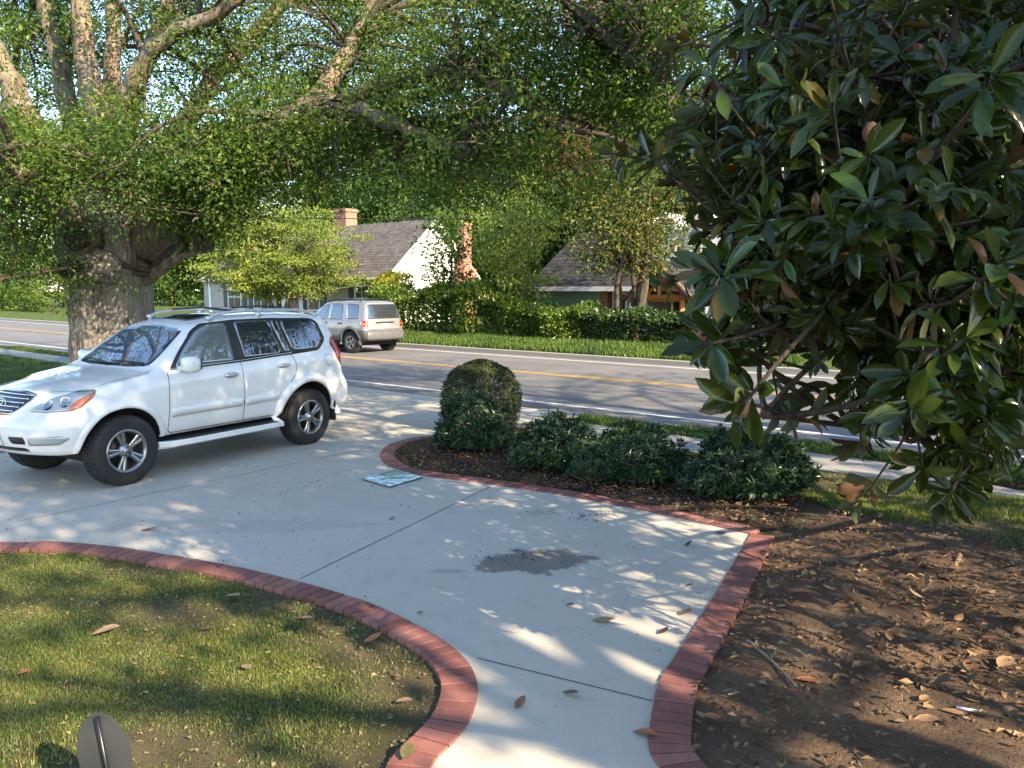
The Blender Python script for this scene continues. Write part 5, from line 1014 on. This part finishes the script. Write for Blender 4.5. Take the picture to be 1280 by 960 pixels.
def shingles(name, lo, hi):
    m, t, b = newmat(name); tc = t.nodes.new('ShaderNodeTexCoord'); mp = t.nodes.new('ShaderNodeMapping'); mp.inputs['Rotation'].default_value = (PI/2, 0, 0); t.links.new(tc.outputs['Object'], mp.inputs[0])
    br = nd(t, 'ShaderNodeTexBrick', Scale=1.0); br.inputs['Color1'].default_value = c4(lo); br.inputs['Color2'].default_value = c4(hi); br.inputs['Mortar'].default_value = c4(tuple(q*.5 for q in lo)); br.inputs['Mortar Size'].default_value = .012; br.inputs['Brick Width'].default_value = .33; br.inputs['Row Height'].default_value = .16
    t.links.new(mp.outputs[0], br.inputs[0]); c = mix(t, 1, br.outputs[0], ramp(t, noise(t, 1.2, 4), [(.3, (.85,)*3), (.7, (1.12,)*3)]), 'MULTIPLY'); t.links.new(c, b.inputs['Base Color']); b.inputs['Roughness'].default_value = .95; b.inputs['Specular IOR Level'].default_value = .08; return m
def brickwall(name):
    m, t, b = newmat(name); tc = t.nodes.new('ShaderNodeTexCoord'); ad = t.nodes.new('ShaderNodeSeparateXYZ'); t.links.new(tc.outputs['Object'], ad.inputs[0]); s = nd(t, 'ShaderNodeMath', operation='ADD'); t.links.new(ad.outputs[0], s.inputs[0]); t.links.new(ad.outputs[1], s.inputs[1]); cb_ = t.nodes.new('ShaderNodeCombineXYZ'); t.links.new(s.outputs[0], cb_.inputs[0]); t.links.new(ad.outputs[2], cb_.inputs[1])
    br = nd(t, 'ShaderNodeTexBrick', Scale=1.0); br.inputs['Color1'].default_value = (.30, .085, .045, 1); br.inputs['Color2'].default_value = (.38, .13, .07, 1); br.inputs['Mortar'].default_value = (.35, .28, .23, 1); br.inputs['Mortar Size'].default_value = .010; br.inputs['Brick Width'].default_value = .22; br.inputs['Row Height'].default_value = .075
    t.links.new(cb_.outputs[0], br.inputs[0]); t.links.new(br.outputs[0], b.inputs['Base Color']); b.inputs['Roughness'].default_value = .9; return m
m_sid = siding('grey_lap_siding', (.44, .41, .37)); m_sidw = siding('white_lap_siding', (.80, .79, .76)); m_sidg = siding('sage_green_siding', (.25, .33, .255), .20)
m_roof = shingles('grey_shingles', (.10, .088, .085), (.155, .138, .132)); m_roof2 = shingles('dark_shingles', (.035, .035, .04), (.06, .058, .062)); m_bw = brickwall('red_brickwork')
m_trim = M('white_trim_paint', (.80, .80, .78), .5, var=.04); m_shut = M('charcoal_shutter', (.028, .03, .036), .5); m_pane = glassmat('window_pane', (.05, .065, .065), .02, .8); m_door = M('red_brown_door', (.22, .055, .03), .45, var=.2); m_tim = M('stained_timber', (.40, .145, .045), .5, var=.3, scale=3, stretch=(1, 1, 8)); m_in = M('dark_doorway', (.02, .017, .015), .8)
def place(root, s, n, z): root.location = tuple(P(s, n, z)); root.rotation_euler = (0, 0, RANG)
def window(par, x0, x1, z0, z1, y=-.0, shut=0, bars=True, lift=True):
    fr = MB(); w = .10
    for a in ((x0-w, z0-w, x0, z1+w), (x1, z0-w, x1+w, z1+w), (x0, z1, x1, z1+w), (x0, z0-w, x1, z0)): fr.box((a[0], y-.06, a[1]), (a[2], y+.01, a[3]))
    zm = (z0+z1)/2; fr.box((x0, y-.045, zm-.03), (x1, y, zm+.03)); f = fr.build('window', m_trim, par); pn = MB(); pn.box((x0+.002, y-.03, z0+.002), (x1-.002, y-.004, zm-.032)); pn.box((x0+.002, y-.035, zm+.032), (x1-.002, y-.004, z1-.002)); pn.build('pane', m_pane, f)
    if bars:
        g_ = MB(); xm = (x0+x1)/2; g_.box((xm-.012, y-.055, z0), (xm+.012, y-.036, z1)); g_.build('glazing_bar', m_trim, f)
    if shut:
        for a, b in ((x0-w-shut-.02, x0-w-.02), (x1+w+.02, x1+w+shut+.02)):
            sh_ = MB(); sh_.box((a, y-.05, z0-w), (b, y-.002, z1+w)); nn = 9
            for k in range(nn): zz = z0+(z1-z0)*(k+.5)/nn; sh_.box((a+.05, y-.065, zz-.04), (b-.05, y-.05, zz+.05))
            sh_.build('shutter', m_shut, par)
    return f
def gable_house(root, L, Dp, ez, rz_, oh, wall_m, gable_m, roof_m, both=True):
    w = MB(); w.box((-L, 0, -.6), (0, Dp, ez)); w.build('wall', wall_m, root)
    g_ = MB(); g_.prism([(-.01, ez*.0-.6), (Dp+.01, -.6), (Dp+.01, ez), (Dp/2, rz_-.02), (-.01, ez)], .06, 0, .0); g_.build('gable_wall', gable_m, root)
    g_ = MB(); g_.prism([(0, ez+.002), (Dp, ez+.002), (Dp/2, rz_-.03)], L-.02, 0, -L+.01); g_.build('attic', gable_m, root)
    r = MB(); th = .14; k = (rz_-ez)/(Dp/2)
    for sgn in (0, 1):
        prof = [(-oh, ez-oh*k), (Dp/2, rz_), (Dp/2, rz_+th), (-oh, ez-oh*k+th)]
        if sgn: prof = [(Dp-a, b) for a, b in prof][::-1]
        r.prism(prof, L+.5, 0, -L-.2)
    ro = r.build('roof', roof_m, root); tr = MB()
    for sgn in (0, 1):
        prof = [(-oh-.01, ez-oh*k-.14), (Dp/2, rz_-.14), (Dp/2, rz_+th+.02), (-oh-.01, ez-oh*k+th+.02)]
        if sgn: prof = [(Dp-a, b) for a, b in prof][::-1]
        tr.prism(prof, .05, 0, .302)
    tr.box((-L-.2, -oh-.06, ez-oh*k-.02), (.3, -oh-.005, ez-oh*k+th-.03)); tr.build('roof_trim', m_trim, ro); return ro

N1 = 30.2; S1 = S_on(486, N1); X = lambda px: S_on(px, N1)-S1
h1 = tag(empty('gray_house', (0, 0, 0)), 'single storey gray sided house with steep shingle roof and bright white gable', 'house'); place(h1, S1, N1, .2); L1 = -X(262)
ro = gable_house(h1, L1, 6.9, 2.85, 5.9, .35, m_sid, m_sidw, m_roof)
for a, b in ((445, 461), (386, 399), (286, 301), (318, 326)): window(h1, X(a), X(b), .75, 2.15, 0, .52)
# the entrance
d_ = MB(); d_.box((X(362), -.05, -.1), (X(375), .004, 2.05)); dd = d_.build('door', m_door, h1); k_ = MB(); k_.tube([(X(373.5), -.05, .95), (X(373.5), -.12, .95)], .035, 8); k_.build('handle', m_chrome, dd); s_ = MB()
s_.box((X(351), -.14, -.1), (X(361.5), .004, 2.2)); s_.box((X(375.5), -.14, -.1), (X(380), .004, 2.2)); s_.box((X(350), -.22, 2.2), (X(381), .004, 2.55)); s_.build('door_surround', m_trim, h1); cp = MB(); cp.box((-.12, -.08, -.2), (.075, .08, 2.7)); cp.box((-L1-.04, -.07, -.2), (-L1+.2, .08, 2.7)); cp.build('corner_trim', m_trim, h1)
ch = MB(); cx = S_on(433, N1+3.8)-S1; ch.box((cx-.62, 3.4, 4.6), (cx+.62, 4.3, 7.15)); ch.box((cx-.70, 3.32, 6.95), (cx+.70, 4.38, 7.1)); ch.build('chimney', m_bw, ro)
e2 = MB(); xg, yg = .36, 5.5; e2.box((xg, yg-.55, -.6), (xg+.75, yg+.55, 3.2)); e2.box((xg+.02, yg-.34, 3.2), (xg+.58, yg+.30, 5.9)); e2.box((xg-.03, yg-.38, 5.76), (xg+.64, yg+.36, 5.87)); e2.build('outside_chimney', m_bw, h1)
fv = MB(); fv.box((.062, 2.7, 3.2), (.10, 4.2, 4.6)); fv.box((.09, 2.85, 3.3), (.12, 4.05, 4.5)); fv.build('gable_vent', m_trim, h1)
# side porch wing at the left end
wg = MB(); wl = -L1; wg.box((wl-3.6, 1.6, -.6), (wl-.01, 6.4, 2.5)); wg.prism([(1.2, 2.5), (6.6, 2.5), (6.6, 2.65), (3.9, 3.9), (1.2, 2.65)], 3.9, 0, wl-3.8); wg.build('side_wing', m_sid, h1); window(h1, wl-2.6, wl-1.5, .7, 1.95, 1.6, 0)
ps = MB(); ps.tube([(wl-.55, .3, -.3), (wl-.55, .3, 2.6)], .07, 8); ps.build('porch_post', m_trim, h1)

N2 = 29.0; SB = S_on(672, N2); X2 = lambda px: S_on(px, N2)-SB
h2 = tag(empty('green_house', (0, 0, 0)), 'low sage green sided house with dark roof and orange timber porch', 'house'); place(h2, SB, N2, 0); L2 = X2(1120)
w = MB(); w.box((0, 0, -.5), (X2(751), 7, 2.35)); w.build('garage_wall', m_sidg, h2)
w = MB(); w.box((X2(751)+.01, .35, -.5), (L2, 7, 2.35)); w.build('wall', M('pale_stucco', (.16, .14, .12), .8), h2)
r = MB(); k = .62
for sgn in (0, 1):
    prof = [(-.4, 2.35-.4*k*.4), (3.5, 4.75), (3.5, 4.9), (-.4, 2.35-.16+.14)]
    if sgn: prof = [(7-a, b) for a, b in prof][::-1]
    r.prism(prof, L2+.6, 0, -.3)
ro2 = r.build('roof', m_roof2, h2); c_ = MB(); c_.box((-.3, -.47, 2.10), (L2+.3, -.41, 2.30)); c_.box((-.06, -.06, -.4), (.10, .1, 2.2)); c_.build('roof_trim', m_trim, h2)
for px in (776, 812, 858): 
    dm = MB(); xc = X2(px); dm.box((xc-.8, 1.2, 3.2), (xc+.8, 3.4, 4.5)); dm.prism([(xc-.95, 4.5), (xc+.95, 4.5), (xc, 5.35)], 2.3, 1, 1.1); de = dm.build('dormer', m_trim, ro2); window(de, xc-.42, xc+.42, 3.45, 4.3, 1.2)
for a, b in ((763, 777), (790, 802)): window(h2, X2(a), X2(b), .55, 1.95, .35)
for a, b in ((752, 759.5), (899, 908), (1072, 1082)): p_ = MB(); p_.box((X2(a), .0, -.5), (X2(b), .34, 2.2)); p_.build('timber_panel', m_tim, h2)
dr = MB(); dr.box((X2(838), .28, -.3), (X2(864), .346, 1.9)); dr.build('door', m_in, h2); fr = MB(); fr.box((X2(835.5), .25, -.3), (X2(838), .346, 2.0)); fr.box((X2(864), .25, -.3), (X2(866.5), .346, 2.0)); fr.build('door_frame', m_trim, h2)
pg = MB(); xa, xb = X2(817), X2(882); xm = (xa+xb)/2; zt = 3.05; y0 = -1.6
def beam(m_, a, b, w_=.11):
    a, b = np.array(a, float), np.array(b, float); m_.tube([a, b], w_, 4)
beam(pg, (xa, y0, 1.85), (xb, y0, 1.85), .14); beam(pg, (xa-.25, y0, 1.75), (xm, y0, zt), .13); beam(pg, (xb+.25, y0, 1.75), (xm, y0, zt), .13); beam(pg, (xm, y0, 1.85), (xm, y0, zt-.1), .09); beam(pg, (xa+.5, y0, 1.85), (xm, y0, 2.5), .07); beam(pg, (xb-.5, y0, 1.85), (xm, y0, 2.5), .07)
for xq in (xa+.15, xb-.15): beam(pg, (xq, y0, -.4), (xq, y0, 1.8), .12)
pg.build('porch_frame', m_tim, h2); pr = MB()
for sgn in (-1, 1):
    e_ = xm+sgn*((xb-xa)/2+.35); V = [(xm, y0-.25, zt+.10), (e_, y0-.25, 1.82), (e_, .6, 1.82), (xm, .6, zt+.10)]; pr.add(V+[(a, b, c-.10) for a, b, c in V], [[0, 1, 2, 3], [4, 7, 6, 5], [0, 4, 5, 1], [1, 5, 6, 2], [2, 6, 7, 3], [3, 7, 4, 0]])
pr.build('porch_roof', m_roof2, h2); 
for px in (812, 905, 914):
    cl_ = MB(); cl_.tube([(X2(px), -1.4, -.4), (X2(px), -1.4, 1.8)], .09, 10); cl_.build('porch_column', m_trim, h2)
# third house glimpsed through the magnolia
N3 = 30.0; S3 = S_on(1165, N3); h3 = tag(empty('pale_house', (0, 0, 0)), 'pale house wall with a white window glimpsed through the magnolia', 'house'); place(h3, S3, N3, 0)
gable_house(h3, 7.5, 6.5, 2.9, 5.6, .35, M('pale_blue_wall', (.55, .60, .66), .7), m_sidw, m_roof); x3 = S_on(1130, N3)-S3; window(h3, x3-.55, x3+.55, .8, 2.2, 0, 0)
# overhead cable
a, b = at(-150, 258, 36), at(1500, 262, 33); t_ = np.linspace(0, 1, 40)[:, None]; cb2 = a+(b-a)*t_-np.array([0, 0, .5])*4*t_*(1-t_); mb = MB(); mb.tube(cb2, .022, 6); tag(mb.build('overhead_cable', M('black_cable', (.012, .012, .012), .6), None, True), 'thin black overhead cable crossing above the houses', 'cable')
